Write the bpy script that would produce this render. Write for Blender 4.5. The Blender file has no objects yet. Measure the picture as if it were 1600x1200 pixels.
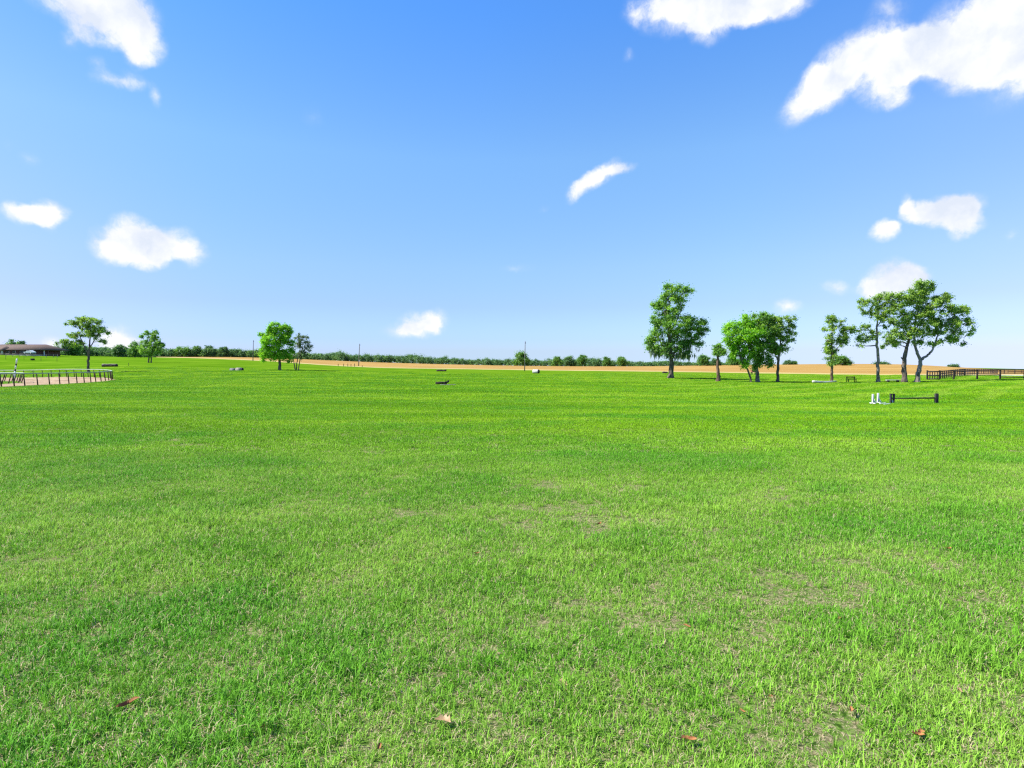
import bpy, math, random
import numpy as np
from mathutils import Vector

rng = np.random.default_rng(7)
random.seed(7)
R = math.radians
scene = bpy.context.scene
C = scene.collection

# ------------------------------------------------------------------ camera
F = 889.0                     # focal length in pixels of a 1600 wide picture
HORIZON = 566.0
CAM_H = 2.1
PITCH = math.atan((600 - HORIZON) / F)
cam_d = bpy.data.cameras.new('camera'); cam = bpy.data.objects.new('camera', cam_d); C.objects.link(cam)
cam_d.sensor_width = 36; cam_d.lens = 36 * F / 1600
cam_d.clip_start = 0.1; cam_d.clip_end = 12000
cam.location = (0, 0, CAM_H); cam.rotation_euler = (R(90) - PITCH, 0, 0)
scene.camera = cam

# ------------------------------------------------------------------ light and exposure
SUN_EL, SUN_DIR = 47.0, Vector((1.0, 0.10, 0))      # the light travels towards +x
sun_d = bpy.data.lights.new('sun', 'SUN'); sun = bpy.data.objects.new('sun', sun_d); C.objects.link(sun)
sun_d.energy = 4.6; sun_d.angle = R(0.5); sun_d.color = (1.0, 0.955, 0.88)
h = SUN_DIR.normalized() * math.cos(R(SUN_EL))
ldir = Vector((h.x, h.y, -math.sin(R(SUN_EL))))
sun.rotation_euler = ldir.to_track_quat('-Z', 'Y').to_euler()
sun_az = math.atan2(-h.x, -h.y)                     # clockwise from +y

scene.view_settings.view_transform = 'Standard'
scene.view_settings.look = 'None'
scene.view_settings.gamma = 1.0
scene.view_settings.exposure = 1.1
scene.cycles.max_bounces = 6; scene.cycles.diffuse_bounces = 3; scene.cycles.glossy_bounces = 2
scene.cycles.transmission_bounces = 4; scene.cycles.transparent_max_bounces = 6
scene.cycles.use_denoising = False
scene.cycles.filter_width = 1.3

def pix_dir(px, py):
    """unit-depth direction (dy = 1) of the ray through a point of the picture"""
    cx, cz = (px - 800) / F, (600 - py) / F
    y = math.cos(PITCH) + cz * math.sin(PITCH)
    z = -math.sin(PITCH) + cz * math.cos(PITCH)
    return Vector((cx / y, 1.0, z / y))
def at(px, py, Y):
    d = pix_dir(px, py)
    return Vector((d.x * Y, Y, CAM_H + d.z * Y))
def m_per_px(Y): return Y / F

# ------------------------------------------------------------------ node helpers
class NT:
    def __init__(s, tree): s.t = tree; s.n = tree.nodes; s.l = tree.links
    def node(s, typ, inp=None, **kw):
        n = s.n.new(typ)
        for k, v in kw.items(): setattr(n, k, v)
        for k, v in (inp or {}).items(): s.put(n.inputs[k], v)
        return n
    def put(s, sock, v):
        if isinstance(v, bpy.types.NodeSocket): s.l.new(v, sock)
        else: sock.default_value = v
    def math(s, op, a, b=None, c=None, clamp=False):
        n = s.n.new('ShaderNodeMath'); n.operation = op; n.use_clamp = clamp
        s.put(n.inputs[0], a)
        if b is not None: s.put(n.inputs[1], b)
        if c is not None: s.put(n.inputs[2], c)
        return n.outputs[0]
    def mix(s, f, a, b, blend='MIX'):
        n = s.n.new('ShaderNodeMix'); n.data_type = 'RGBA'; n.blend_type = blend
        s.put(n.inputs[0], f); s.put(n.inputs[6], a); s.put(n.inputs[7], b)
        return n.outputs[2]
    def noise(s, vec, scale, detail=3, rough=0.55, dist=0.0, out=0):
        n = s.n.new('ShaderNodeTexNoise')
        if vec is not None: s.l.new(vec, n.inputs['Vector'])
        n.inputs['Scale'].default_value = scale; n.inputs['Detail'].default_value = detail
        n.inputs['Roughness'].default_value = rough; n.inputs['Distortion'].default_value = dist
        return n.outputs[out]
    def ramp(s, f, stops, interp='LINEAR'):
        n = s.n.new('ShaderNodeValToRGB'); cr = n.color_ramp; cr.interpolation = interp
        while len(cr.elements) < len(stops): cr.elements.new(0.5)
        for e, (p, c) in zip(cr.elements, stops):
            e.position = p; e.color = c if len(c) == 4 else (*c, 1)
        s.put(n.inputs[0], f); return n.outputs[0]
    def mapping(s, vec, loc=(0,0,0), rot=(0,0,0), sc=(1,1,1), typ='POINT'):
        n = s.n.new('ShaderNodeMapping'); n.vector_type = typ
        s.l.new(vec, n.inputs[0])
        n.inputs[1].default_value = loc; n.inputs[2].default_value = rot; n.inputs[3].default_value = sc
        return n.outputs[0]
    def step(s, v, a, b):
        n = s.n.new('ShaderNodeMapRange'); n.interpolation_type = 'SMOOTHSTEP'
        s.put(n.inputs[0], v); n.inputs[1].default_value = a; n.inputs[2].default_value = b
        return n.outputs[0]

def srgb(r, g, b):
    f = lambda c: (c/255/12.92) if c/255 <= 0.04045 else ((c/255+0.055)/1.055)**2.4
    return (f(r), f(g), f(b))

# ------------------------------------------------------------------ world: daylight sky with fair weather clouds
world = bpy.data.worlds.new('World'); scene.world = world; world.use_nodes = True
w = NT(world.node_tree); w.n.clear()
tc = w.node('ShaderNodeTexCoord').outputs['Generated']
sep = w.node('ShaderNodeSeparateXYZ', {0: tc})
dx, dy, dz = sep.outputs
zc = w.math('MAXIMUM', dz, 0.02)
comb = w.node('ShaderNodeCombineXYZ', {0: dx, 1: dy, 2: zc}).outputs[0]
nrm = w.node('ShaderNodeVectorMath', {0: comb}, operation='NORMALIZE').outputs[0]
sky = w.node('ShaderNodeTexSky', sky_type='NISHITA', sun_disc=False)
sky.sun_elevation = R(SUN_EL); sky.sun_rotation = sun_az
sky.air_density = 1.0; sky.dust_density = 0.6; sky.ozone_density = 1.6
w.l.new(nrm, sky.inputs[0])
# clear summer air: tint of the sky by height above the horizon
grade = w.ramp(zc, [(0.02, (.745, .97, 1.62)), (0.04, (.69, .915, 1.52)), (0.096, (.745, .885, 1.19)), (0.161, (.85, 1.03, 1.22)), (0.33, (.94, 1.31, 1.57)), (0.514, (.615, 1.24, 1.94)), (0.8, (.5, 1.15, 2.0))])
grade.node.name = 'grade'
skyc = w.mix(1.0, sky.outputs[0], grade, 'MULTIPLY')
side = w.ramp(w.math('MULTIPLY_ADD', dx, 0.5, 0.5), [(0.17, (.97, .86, 1.0)), (0.28, (.92, .91, 1.0)), (0.48, (1, 1, 1)), (0.68, (1.09, 1.05, 1.03)), (0.83, (1.17, 1.01, 1.04))])
skyc = w.mix(1.0, skyc, side, 'MULTIPLY')
az = w.math('ARCTAN2', dx, dy); el = w.math('ARCSINE', dz)
ae = w.node('ShaderNodeCombineXYZ', {0: az, 1: el, 2: 0.0}).outputs[0]
wn = w.noise(ae, 9, 5, 0.62, out=1)
wv = w.node('ShaderNodeVectorMath', {0: wn, 1: (0.5, 0.5, 0.5)}, operation='SUBTRACT').outputs[0]
wv2 = w.node('ShaderNodeVectorMath', {0: wv, 'Scale': 0.045}, operation='SCALE').outputs[0]
aw = w.node('ShaderNodeVectorMath', {0: ae, 1: wv2}, operation='ADD').outputs[0]
CLOUDS = [ # x, y, half width, half height, strength, tilt
 (140,2,85,34,1.2,12),(190,32,62,34,1.2,25),(225,62,34,32,1.0,10),(122,50,24,22,.5,0),(105,62,16,14,.3,0),(212,82,24,20,.75,0),
 (162,118,26,14,.45,0),(188,124,20,10,.35,0),(207,120,22,15,.5,0),(243,146,12,20,.42,15),(150,94,16,12,.3,0),
 (40,340,38,17,1.0,0),(80,331,26,17,.95,0),(62,340,34,16,.9,0),(78,355,16,10,.3,0),
 (170,382,32,26,1.2,0),(213,362,38,28,1.2,0),(222,388,52,28,1.1,0),(266,378,36,26,1.1,15),(300,396,22,20,.9,0),(228,405,30,16,.8,0),
 (45,250,20,13,.28,0),(487,185,18,22,.16,0),(10,228,14,12,.15,0),
 (897,300,20,14,.8,50),(920,281,28,15,.95,38),(945,266,30,15,.95,20),(972,262,22,9,.7,0),
 (657,506,32,20,1.1,0),(684,501,20,18,.8,0),(630,518,30,12,.6,0),
 (1060,22,66,28,.8,0),(1112,44,30,26,.8,0),(1150,10,74,30,1.2,0),(1205,6,60,28,1.2,0),(988,14,22,26,.45,-40),(1100,-10,100,30,1.1,0),
 (1600,40,100,78,1.3,0),(1520,50,90,58,1.3,0),(1530,100,80,40,1.2,0),(1430,88,66,40,1.2,0),(1380,90,60,42,1.2,0),(1316,110,66,44,1.2,30),(1272,146,38,36,1.1,40),(1242,176,26,26,.55,40),
 (1375,146,34,28,.95,0),(1400,160,20,16,.5,0),(1388,18,36,34,.42,0),(1610,95,80,45,1.0,0),(1600,140,80,26,.35,0),
 (1440,326,30,19,1.4,0),(1478,328,42,25,1.6,0),(1507,348,28,20,1.3,20),(1418,312,12,16,.9,0),(1512,318,26,22,1.0,0),
 (1385,358,24,18,1.4,0),(1398,352,12,9,.5,0),(1395,440,48,28,1.5,0),(1362,452,26,15,.8,0),(1430,434,28,20,1.0,0),
 (1303,452,26,12,.6,-10),(1232,483,24,13,.65,0),
 (178,532,38,22,1.0,20),(84,541,20,16,.8,0),(200,545,40,14,.8,0),(810,417,28,7,.28,0),(847,323,9,7,.25,0),(985,88,10,10,.35,0),(1578,366,14,10,.3,0)]
acc = None
for (cx, cy, rx, ry, st, tilt) in CLOUDS:
    d = pix_dir(cx, cy); dn = d.normalized()
    a0, e0 = math.atan2(dn.x, dn.y), math.asin(dn.z)
    d2 = pix_dir(cx + 1, cy).normalized(); sa = abs(math.atan2(d2.x, d2.y) - a0)
    d3 = pix_dir(cx, cy + 1).normalized(); se = abs(math.asin(d3.z) - e0)
    v = w.mapping(aw, (a0, e0, 0), (0, 0, R(tilt)), (rx*1.32*sa, ry*1.32*se, 1), 'TEXTURE')
    g = w.node('ShaderNodeTexGradient', {0: v}, gradient_type='SPHERICAL').outputs[1]
    acc = w.math('MULTIPLY', g, st) if acc is None else w.math('MULTIPLY_ADD', g, st, acc)
puff = w.noise(aw, 30, 8, 0.68)
puff2 = w.noise(ae, 6, 3, 0.5)
dens = w.math('ADD', acc, w.math('MULTIPLY', w.math('SUBTRACT', puff, 0.5), w.math('MINIMUM', w.math('MULTIPLY', acc, 2.8), 1.95)))
cl = w.math('POWER', w.step(dens, 0.0, 0.92), 1.15)
lum = w.noise(aw, 12, 6, 0.55)
cloudc = w.ramp(lum, [(0.36, (5.1, 5.55, 6.4)), (0.54, (6.7, 6.8, 7.0))])
# thin veil low over the horizon
col = w.mix(cl, skyc, cloudc)
bg = w.node('ShaderNodeBackground', {0: col, 1: 0.0715})
wo = w.node('ShaderNodeOutputWorld'); w.l.new(bg.outputs[0], wo.inputs[0])
world.cycles.sampling_method = 'MANUAL'; world.cycles.sample_map_resolution = 512

# ------------------------------------------------------------------ object helpers
def tag(o, label=None, cat=None, group=None, kind=None):
    if label: o['label'] = label
    if cat: o['category'] = cat
    if group: o['group'] = group
    if kind: o['kind'] = kind
    return o
def thing(name, label, cat, loc, rz=0, group=None):
    o = bpy.data.objects.new(name, None); C.objects.link(o)
    o.empty_display_size = 0.2
    o.location = loc; o.rotation_euler = (0, 0, rz)
    return tag(o, label, cat, group)
def mesh_np(name, V, faces, m, parent=None, smooth=False, attrs=None, link=True):
    """faces: list of (k x n) integer arrays"""
    V = np.asarray(V, dtype=np.float32).reshape(-1, 3)
    me = bpy.data.meshes.new(name)
    if not isinstance(faces, (list, tuple)): faces = [faces]
    faces = [np.asarray(f, dtype=np.int32) for f in faces if len(f)]
    nl = sum(f.size for f in faces); nf = sum(len(f) for f in faces)
    me.vertices.add(len(V)); me.loops.add(nl); me.polygons.add(nf)
    me.vertices.foreach_set('co', V.ravel())
    me.loops.foreach_set('vertex_index', np.concatenate([f.ravel() for f in faces]))
    starts, s = [], 0
    for f in faces:
        starts.append(s + np.arange(len(f)) * f.shape[1]); s += f.size
    me.polygons.foreach_set('loop_start', np.concatenate(starts).astype(np.int32))
    if smooth: me.polygons.foreach_set('use_smooth', np.ones(nf, dtype=bool))
    for k, a in (attrs or {}).items():
        at_ = me.attributes.new(k, 'FLOAT', 'POINT'); at_.data.foreach_set('value', np.asarray(a, dtype=np.float32))
    me.update(calc_edges=True); me.validate()
    me.materials.append(m)
    o = bpy.data.objects.new(name, me)
    if link: C.objects.link(o)
    if parent is not None: o.parent = parent
    return o

class MB:
    """collects boxes, tubes and prisms for one mesh"""
    def __init__(s): s.V = []; s.Q = []; s.T = []; s.n = 0
    def add(s, V, Q=(), T=()):
        V = np.asarray(V, dtype=float).reshape(-1, 3)
        s.V.append(V)
        if len(Q): s.Q.append(np.asarray(Q, dtype=int) + s.n)
        if len(T): s.T.append(np.asarray(T, dtype=int) + s.n)
        s.n += len(V)
        return s
    def box(s, c, size, rz=0, bev=0.0, ry=0.0):
        """box with its edges chamfered by bev (all 12 edges)"""
        x, y, z = [a / 2 for a in size]
        b = min(bev, x*.45, y*.45, z*.45)
        if b <= 0:
            P = np.array([[sx*x, sy*y, sz*z] for sx in (-1, 1) for sy in (-1, 1) for sz in (-1, 1)])
            Q = [[0,1,3,2],[4,6,7,5],[0,4,5,1],[2,3,7,6],[0,2,6,4],[1,5,7,3]]; T = []
        else:
            P = []; idx = {}
            for sx in (-1, 1):
                for sy in (-1, 1):
                    for sz in (-1, 1):
                        for k, off in enumerate([(0,b,b),(b,0,b),(b,b,0)]):
                            idx[(sx,sy,sz,k)] = len(P)
                            P.append([sx*(x-off[0]), sy*(y-off[1]), sz*(z-off[2])])
            P = np.array(P); Q = []; T = []
            for sg in (-1, 1):
                Q.append([idx[(sg,a,c_,0)] for a, c_ in ((-1,-1),(1,-1),(1,1),(-1,1))])
                Q.append([idx[(a,sg,c_,1)] for a, c_ in ((-1,-1),(1,-1),(1,1),(-1,1))])
                Q.append([idx[(a,c_,sg,2)] for a, c_ in ((-1,-1),(1,-1),(1,1),(-1,1))])
            for a in (-1, 1):
                for c_ in (-1, 1):
                    Q.append([idx[(-1,a,c_,1)], idx[(1,a,c_,1)], idx[(1,a,c_,2)], idx[(-1,a,c_,2)]])
                    Q.append([idx[(a,-1,c_,0)], idx[(a,1,c_,0)], idx[(a,1,c_,2)], idx[(a,-1,c_,2)]])
                    Q.append([idx[(a,c_,-1,0)], idx[(a,c_,1,0)], idx[(a,c_,1,1)], idx[(a,c_,-1,1)]])
            for k8 in [(a,b_,c_) for a in (-1,1) for b_ in (-1,1) for c_ in (-1,1)]:
                T.append([idx[(*k8, 0)], idx[(*k8, 1)], idx[(*k8, 2)]])
        if ry:
            ca, sa = math.cos(ry), math.sin(ry)
            P = P @ np.array([[ca,0,-sa],[0,1,0],[sa,0,ca]])
        ca, sa = math.cos(rz), math.sin(rz)
        P = P @ np.array([[ca,sa,0],[-sa,ca,0],[0,0,1]]) + np.array(c)
        return s.add(P, Q, T)
    def tube(s, pts, radii, seg=8, cap=True, wob=0.0, seed=0):
        pts = np.asarray(pts, dtype=float); n = len(pts)
        if np.isscalar(radii): radii = [radii] * n
        r_ = np.random.default_rng(seed)
        tang = np.gradient(pts, axis=0); tang /= np.linalg.norm(tang, axis=1)[:, None] + 1e-9
        up = np.array([0.0, 0.0, 1.0]) if abs(tang[0][2]) < 0.9 else np.array([1.0, 0, 0])
        a = np.cross(tang[0], up); a /= np.linalg.norm(a)
        V = []
        ang = np.arange(seg) * 2 * math.pi / seg
        for i in range(n):
            a = a - tang[i] * np.dot(a, tang[i]); a /= np.linalg.norm(a) + 1e-9
            b = np.cross(tang[i], a)
            rr = radii[i] * (1 + wob * r_.normal(size=seg))
            V.append(pts[i] + (np.cos(ang) * rr)[:, None] * a + (np.sin(ang) * rr)[:, None] * b)
        V = np.concatenate(V)
        Q = [[i*seg+j, i*seg+(j+1) % seg, (i+1)*seg+(j+1) % seg, (i+1)*seg+j] for i in range(n-1) for j in range(seg)]
        T = []
        if cap:
            V = np.concatenate([V, pts[:1], pts[-1:]])
            T = [[n*seg, (j+1) % seg, j] for j in range(seg)] + [[n*seg+1, (n-1)*seg+j, (n-1)*seg+(j+1) % seg] for j in range(seg)]
        return s.add(V, Q, T)
    def build(s, name, m, parent=None, smooth=False, attrs=None):
        V = np.concatenate(s.V)
        fs = []
        if s.Q: fs.append(np.concatenate(s.Q))
        if s.T: fs.append(np.concatenate(s.T))
        return mesh_np(name, V, fs, m, parent, smooth, attrs)

# ------------------------------------------------------------------ terrain
PXC = [-400, 0, 200, 400, 600, 800, 1000, 1200, 1400, 1600, 2000]
YS = [36, 56, 80, 105, 150, 230, 330, 450]
ROWS = {
 -400: [616, 604, 597, 588, 570, 553, 549, 548],
 0:    [618, 604, 597, 588, 570, 553.5, 551, 550],
 200:  [620, 603, 594, 581, 567.5, 561, 557, 556],
 400:  [622, 603, 590, 581, 571.5, 564, 559.5, 558.5],
 600:  [624, 604, 591, 584, 578, 574, 568, 566.5],
 800:  [626, 605, 593, 587, 582.5, 577.5, 573, 571.5],
 1000: [628, 607, 592.5, 584.3, 583, 579, 574, 572.5],
 1200: [630, 609, 596, 587.3, 585, 580, 573, 570],
 1400: [630.5, 609, 595.5, 587.3, 585, 579, 572, 569.5],
 1600: [630, 606, 592, 587, 585, 583, 580.5, 579],
 2000: [630, 606, 591, 587.5, 585, 583, 580.5, 579]}
UC = np.array([pix_dir(p, 580).x for p in PXC])
SL = np.array([[pix_dir(800, r_).z for r_ in ROWS[p]] for p in PXC])          # slope seen from the camera
ZT = CAM_H + SL * np.array(YS)[None, :]
LY = np.log(np.array([2.0, 10.0, 18.0] + YS))
ZT = np.concatenate([np.zeros((len(PXC), 2)), ZT[:, :1] * 0.12, ZT], axis=1)
def pchip_slopes(x, y):
    h_ = np.diff(x); d = np.diff(y, axis=-1) / h_
    m = np.zeros_like(y)
    a, b = d[..., :-1], d[..., 1:]
    ok = (a * b) > 0
    w1 = 2*h_[1:] + h_[:-1]; w2 = h_[1:] + 2*h_[:-1]
    with np.errstate(divide='ignore', invalid='ignore'):
        hm = (w1 + w2) / (w1 / a + w2 / b)
    m[..., 1:-1] = np.where(ok, hm, 0); m[..., 0] = 0; m[..., -1] = d[..., -1]
    return m
MT = pchip_slopes(LY, ZT)
def terrain(x, y):
    x = np.asarray(x, dtype=float); y = np.asarray(y, dtype=float)
    yy = np.clip(y, 2.0, 450.0)
    u = np.clip(x / np.maximum(y, 8.0), UC[0], UC[-1] - 1e-6)
    ly = np.log(yy)
    j = np.clip(np.searchsorted(LY, ly) - 1, 0, len(LY) - 2)
    hh = LY[j+1] - LY[j]; t = (ly - LY[j]) / hh
    h00 = 2*t**3 - 3*t**2 + 1; h10 = t**3 - 2*t**2 + t; h01 = -2*t**3 + 3*t**2; h11 = t**3 - t**2
    i = np.clip(np.searchsorted(UC, u) - 1, 0, len(UC) - 2)
    def col(ii): return h00*ZT[ii, j] + h10*hh*MT[ii, j] + h01*ZT[ii, j+1] + h11*hh*MT[ii, j+1]
    tu = (u - UC[i]) / (UC[i+1] - UC[i]); tu = np.clip(tu, 0, 1)
    # catmull-rom across
    im, ip = np.maximum(i-1, 0), np.minimum(i+2, len(UC)-1)
    p0, p1, p2, p3 = col(im), col(i), col(i+1), col(ip)
    z = 0.5*((2*p1) + (-p0+p2)*tu + (2*p0-5*p1+4*p2-p3)*tu**2 + (-p0+3*p1-3*p2+p3)*tu**3)
    far = np.maximum(y / 450.0, 1.0)
    z = np.where(y > 450, CAM_H + (z - CAM_H) * far - 0.0022 * (y - 450) - 2.0*(1-np.exp(-(np.maximum(y,450)-450)/60)), z)
    # small lumps and hollows of the pasture
    z = z + 0.03*np.sin(x*0.41 + 1.3*np.sin(y*0.13))*np.sin(y*0.33 + 0.7) * np.clip((y-6)/20, 0, 1) * np.clip(2-y/200, 0, 1)
    return z
def tz(x, y): return float(terrain(np.array([x]), np.array([y]))[0])
def ground(px, Y):
    """the point of the ground at depth Y seen in column px"""
    x = pix_dir(px, 580).x * Y
    return Vector((x, Y, tz(x, Y)))
def drop(px, py, lo=4.0, hi=440.0):
    """the point of the ground seen at a pixel (first hit)"""
    d = pix_dir(px, py)
    Y = np.exp(np.linspace(math.log(lo), math.log(hi), 4000))
    gap = CAM_H + d.z*Y - terrain(d.x*Y, Y)
    k = np.argmax(gap <= 0) if (gap <= 0).any() else len(Y) - 1
    return Vector((d.x*Y[k], Y[k], float(terrain(d.x*Y[k], Y[k]))))

# ------------------------------------------------------------------ materials
def mat(name, base, rough=0.8, spec=0.3, var=0.12, scale=8.0, bump=0.0, metal=0.0, coords='Object', second=None, stretch=(1,1,1)):
    m = bpy.data.materials.new(name); m.use_nodes = True; t = NT(m.node_tree); t.n.clear()
    c = t.node('ShaderNodeTexCoord').outputs[coords]
    if stretch != (1,1,1): c = t.mapping(c, sc=stretch)
    nz = t.noise(c, scale, 5, 0.6)
    lo = tuple(v*(1-var*1.6) for v in base); hi = tuple(min(1, v*(1+var*1.6)) for v in base)
    if second: hi = second
    colr = t.ramp(nz, [(0.32, lo), (0.68, hi)])
    b = t.node('ShaderNodeBsdfPrincipled', {'Base Color': colr, 'Roughness': rough, 'Metallic': metal, 'Specular IOR Level': spec})
    if bump:
        bp = t.node('ShaderNodeBump', {'Height': nz, 'Strength': bump, 'Distance': 0.02}); t.l.new(bp.outputs[0], b.inputs['Normal'])
    o = t.node('ShaderNodeOutputMaterial'); t.l.new(b.outputs[0], o.inputs[0])
    return m

def mat_leaf(name, dark, light, transl=0.35, hue=None):
    m = bpy.data.materials.new(name); m.use_nodes = True; t = NT(m.node_tree); t.n.clear()
    sh = t.node('ShaderNodeAttribute', attribute_name='tone').outputs['Fac']
    col = t.ramp(sh, [(0.0, dark), (1.0, light)])
    if hue: col = t.mix(t.step(sh, 0.86, 1.0), col, (*hue, 1))
    b = t.node('ShaderNodeBsdfPrincipled', {'Base Color': col, 'Roughness': 0.55, 'Specular IOR Level': 0.35})
    tr = t.node('ShaderNodeBsdfTranslucent', {0: t.mix(1.0, col, (1.25, 1.3, 0.6, 1), 'MULTIPLY')})
    mx = t.node('ShaderNodeMixShader', {0: transl, 1: b.outputs[0], 2: tr.outputs[0]})
    o = t.node('ShaderNodeOutputMaterial'); t.l.new(mx.outputs[0], o.inputs[0])
    return m

def grass_colour(t, pos):
    """broad colour drift of the pasture, shared by the blades and by the turf below them"""
    st = t.mapping(pos, sc=(0.055, 0.20, 1.0))
    n1 = t.noise(st, 0.9, 4, 0.6)                    # long bands across the view from mowing and rolling ground
    n2 = t.noise(t.mapping(pos, loc=(31, 7, 0), sc=(0.5, 0.6, 1)), 1.0, 4, 0.6)
    return n1, n2

def mow_stripes(t, pos):
    """paler swathes left by the mower on the rise before the board fence"""
    px_, py_, _ = t.node('ShaderNodeSeparateXYZ', {0: pos}).outputs
    c = t.math('SUBTRACT', px_, py_)
    wob = t.math('MULTIPLY', t.noise(t.mapping(pos, sc=(.08, .08, 1)), 1.0, 2), 6.0)
    sn = t.math('SINE', t.math('MULTIPLY', t.math('ADD', c, wob), 2*math.pi/5.2))
    a = t.math('MULTIPLY', t.step(px_, 8, 24), t.step(py_, 30, 46))
    return t.math('MULTIPLY', t.math('MULTIPLY', t.step(sn, 0.1, 0.9), a), 0.42)

def mat_ground():
    m = bpy.data.materials.new('pasture_turf'); m.use_nodes = True; t = NT(m.node_tree); t.n.clear()
    pos = t.node('ShaderNodeNewGeometry').outputs['Position']
    flat = t.node('ShaderNodeVectorMath', {0: pos, 1: (1, 1, 0)}, operation='MULTIPLY').outputs[0]
    n1, n2 = grass_colour(t, flat)
    green = t.ramp(n1, [(0.38, (0.062, 0.148, 0.004)), (0.5, (0.088, 0.185, 0.007)), (0.62, (0.135, 0.235, 0.013))])
    y = t.node('ShaderNodeSeparateXYZ', {0: pos}).outputs[1]
    # thatch and soil between the blades where the sward is thin, near the house side of the field
    fine = t.noise(flat, 60, 5, 0.7)
    thatch = t.ramp(fine, [(0.34, (0.045, 0.04, 0.02)), (0.5, (0.17, 0.15, 0.07)), (0.66, (0.42, 0.34, 0.21))])
    moss = t.ramp(t.noise(flat, 25, 4, 0.6), [(0.40, (0.03, 0.07, 0.008)), (0.60, (0.13, 0.22, 0.035))])
    near = t.mix(t.step(t.noise(flat, 14, 5, 0.7), 0.42, 0.62), moss, thatch)
    f = t.step(y, 10, 34)
    col = t.mix(f, near, green)
    # lighter dry-grass streaks
    st = t.noise(t.mapping(flat, sc=(0.035, 0.16, 1)), 1.0, 5, 0.62)
    col = t.mix(mow_stripes(t, pos), col, (0.16, 0.25, 0.015, 1))
    col = t.mix(t.math('MULTIPLY', t.step(st, 0.54, 0.72), t.math('MULTIPLY', f, 0.5)), col, (0.17, 0.235, 0.02, 1))
    # mower stripes on the rise by the right-hand fence
    b = t.node('ShaderNodeBsdfPrincipled', {'Base Color': col, 'Roughness': 0.95, 'Specular IOR Level': 0.0})
    bp = t.node('ShaderNodeBump', {'Height': t.noise(flat, 9, 6, 0.7), 'Strength': 0.5, 'Distance': 0.08}); t.l.new(bp.outputs[0], b.inputs['Normal'])
    o = t.node('ShaderNodeOutputMaterial'); t.l.new(b.outputs[0], o.inputs[0])
    return m

def mat_blade():
    m = bpy.data.materials.new('grass_blade'); m.use_nodes = True; t = NT(m.node_tree); t.n.clear()
    pos = t.node('ShaderNodeNewGeometry').outputs['Position']
    flat = t.node('ShaderNodeVectorMath', {0: pos, 1: (1, 1, 0)}, operation='MULTIPLY').outputs[0]
    n1, n2 = grass_colour(t, flat)
    tone = t.node('ShaderNodeAttribute', attribute_name='tone').outputs['Fac']
    lush = t.node('ShaderNodeAttribute', attribute_name='lush', attribute_type='INSTANCER').outputs['Fac']
    y = t.node('ShaderNodeSeparateXYZ', {0: pos}).outputs[1]
    a = t.ramp(n1, [(0.37, (0.140, 0.32, 0.002)), (0.5, (0.200, 0.405, 0.005)), (0.63, (0.29, 0.475, 0.02))])
    nearg = t.ramp(n2, [(0.36, (0.140, 0.340, 0.020)), (0.64, (0.275, 0.475, 0.055))])
    g = t.mix(t.step(y, 5, 22), nearg, a)
    g = t.mix(t.math('MULTIPLY', lush, 0.68), g, (0.080, 0.30, 0.014, 1))
    g = t.mix(mow_stripes(t, pos), g, (0.36, 0.52, 0.05, 1))
    k = t.math('MULTIPLY_ADD', tone, 1.0, 0.50)
    g = t.mix(1.0, g, t.node('ShaderNodeCombineColor', {0: k, 1: k, 2: k}).outputs[0], 'MULTIPLY')
    dry = t.mix(t.step(tone, 0.90, 0.93), g, (0.50, 0.42, 0.24, 1))        # dead straw among the living blades
    nn = t.node('ShaderNodeNewGeometry').outputs['Normal']
    nn = t.node('ShaderNodeVectorMath', {0: nn, 'Scale': 0.6}, operation='SCALE').outputs[0]
    nn = t.node('ShaderNodeVectorMath', {0: nn, 1: (0, 0, 0.75)}, operation='ADD').outputs[0]
    nn = t.node('ShaderNodeVectorMath', {0: nn}, operation='NORMALIZE').outputs[0]
    b = t.node('ShaderNodeBsdfPrincipled', {'Base Color': dry, 'Roughness': 0.6, 'Specular IOR Level': 0.12, 'Normal': nn})
    tr = t.node('ShaderNodeBsdfTranslucent', {0: t.mix(1.0, dry, (1.2, 1.3, 0.7, 1), 'MULTIPLY')})
    mx = t.node('ShaderNodeMixShader', {0: 0.30, 1: b.outputs[0], 2: tr.outputs[0]})
    o = t.node('ShaderNodeOutputMaterial'); t.l.new(mx.outputs[0], o.inputs[0])
    return m

def mat_sand():
    m = bpy.data.materials.new('track_sand'); m.use_nodes = True; t = NT(m.node_tree); t.n.clear()
    pos = t.node('ShaderNodeNewGeometry').outputs['Position']
    n = t.noise(pos, 0.7, 6, 0.7)
    col = t.ramp(n, [(0.36, (0.17, 0.110, 0.062)), (0.5, (0.33, 0.225, 0.130)), (0.64, (0.46, 0.345, 0.21))])
    b = t.node('ShaderNodeBsdfPrincipled', {'Base Color': col, 'Roughness': 0.95, 'Specular IOR Level': 0.1})
    bp = t.node('ShaderNodeBump', {'Height': t.noise(pos, 3, 5, 0.7), 'Strength': 0.8, 'Distance': 0.08}); t.l.new(bp.outputs[0], b.inputs['Normal'])
    o = t.node('ShaderNodeOutputMaterial'); t.l.new(b.outputs[0], o.inputs[0])
    return m

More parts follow.
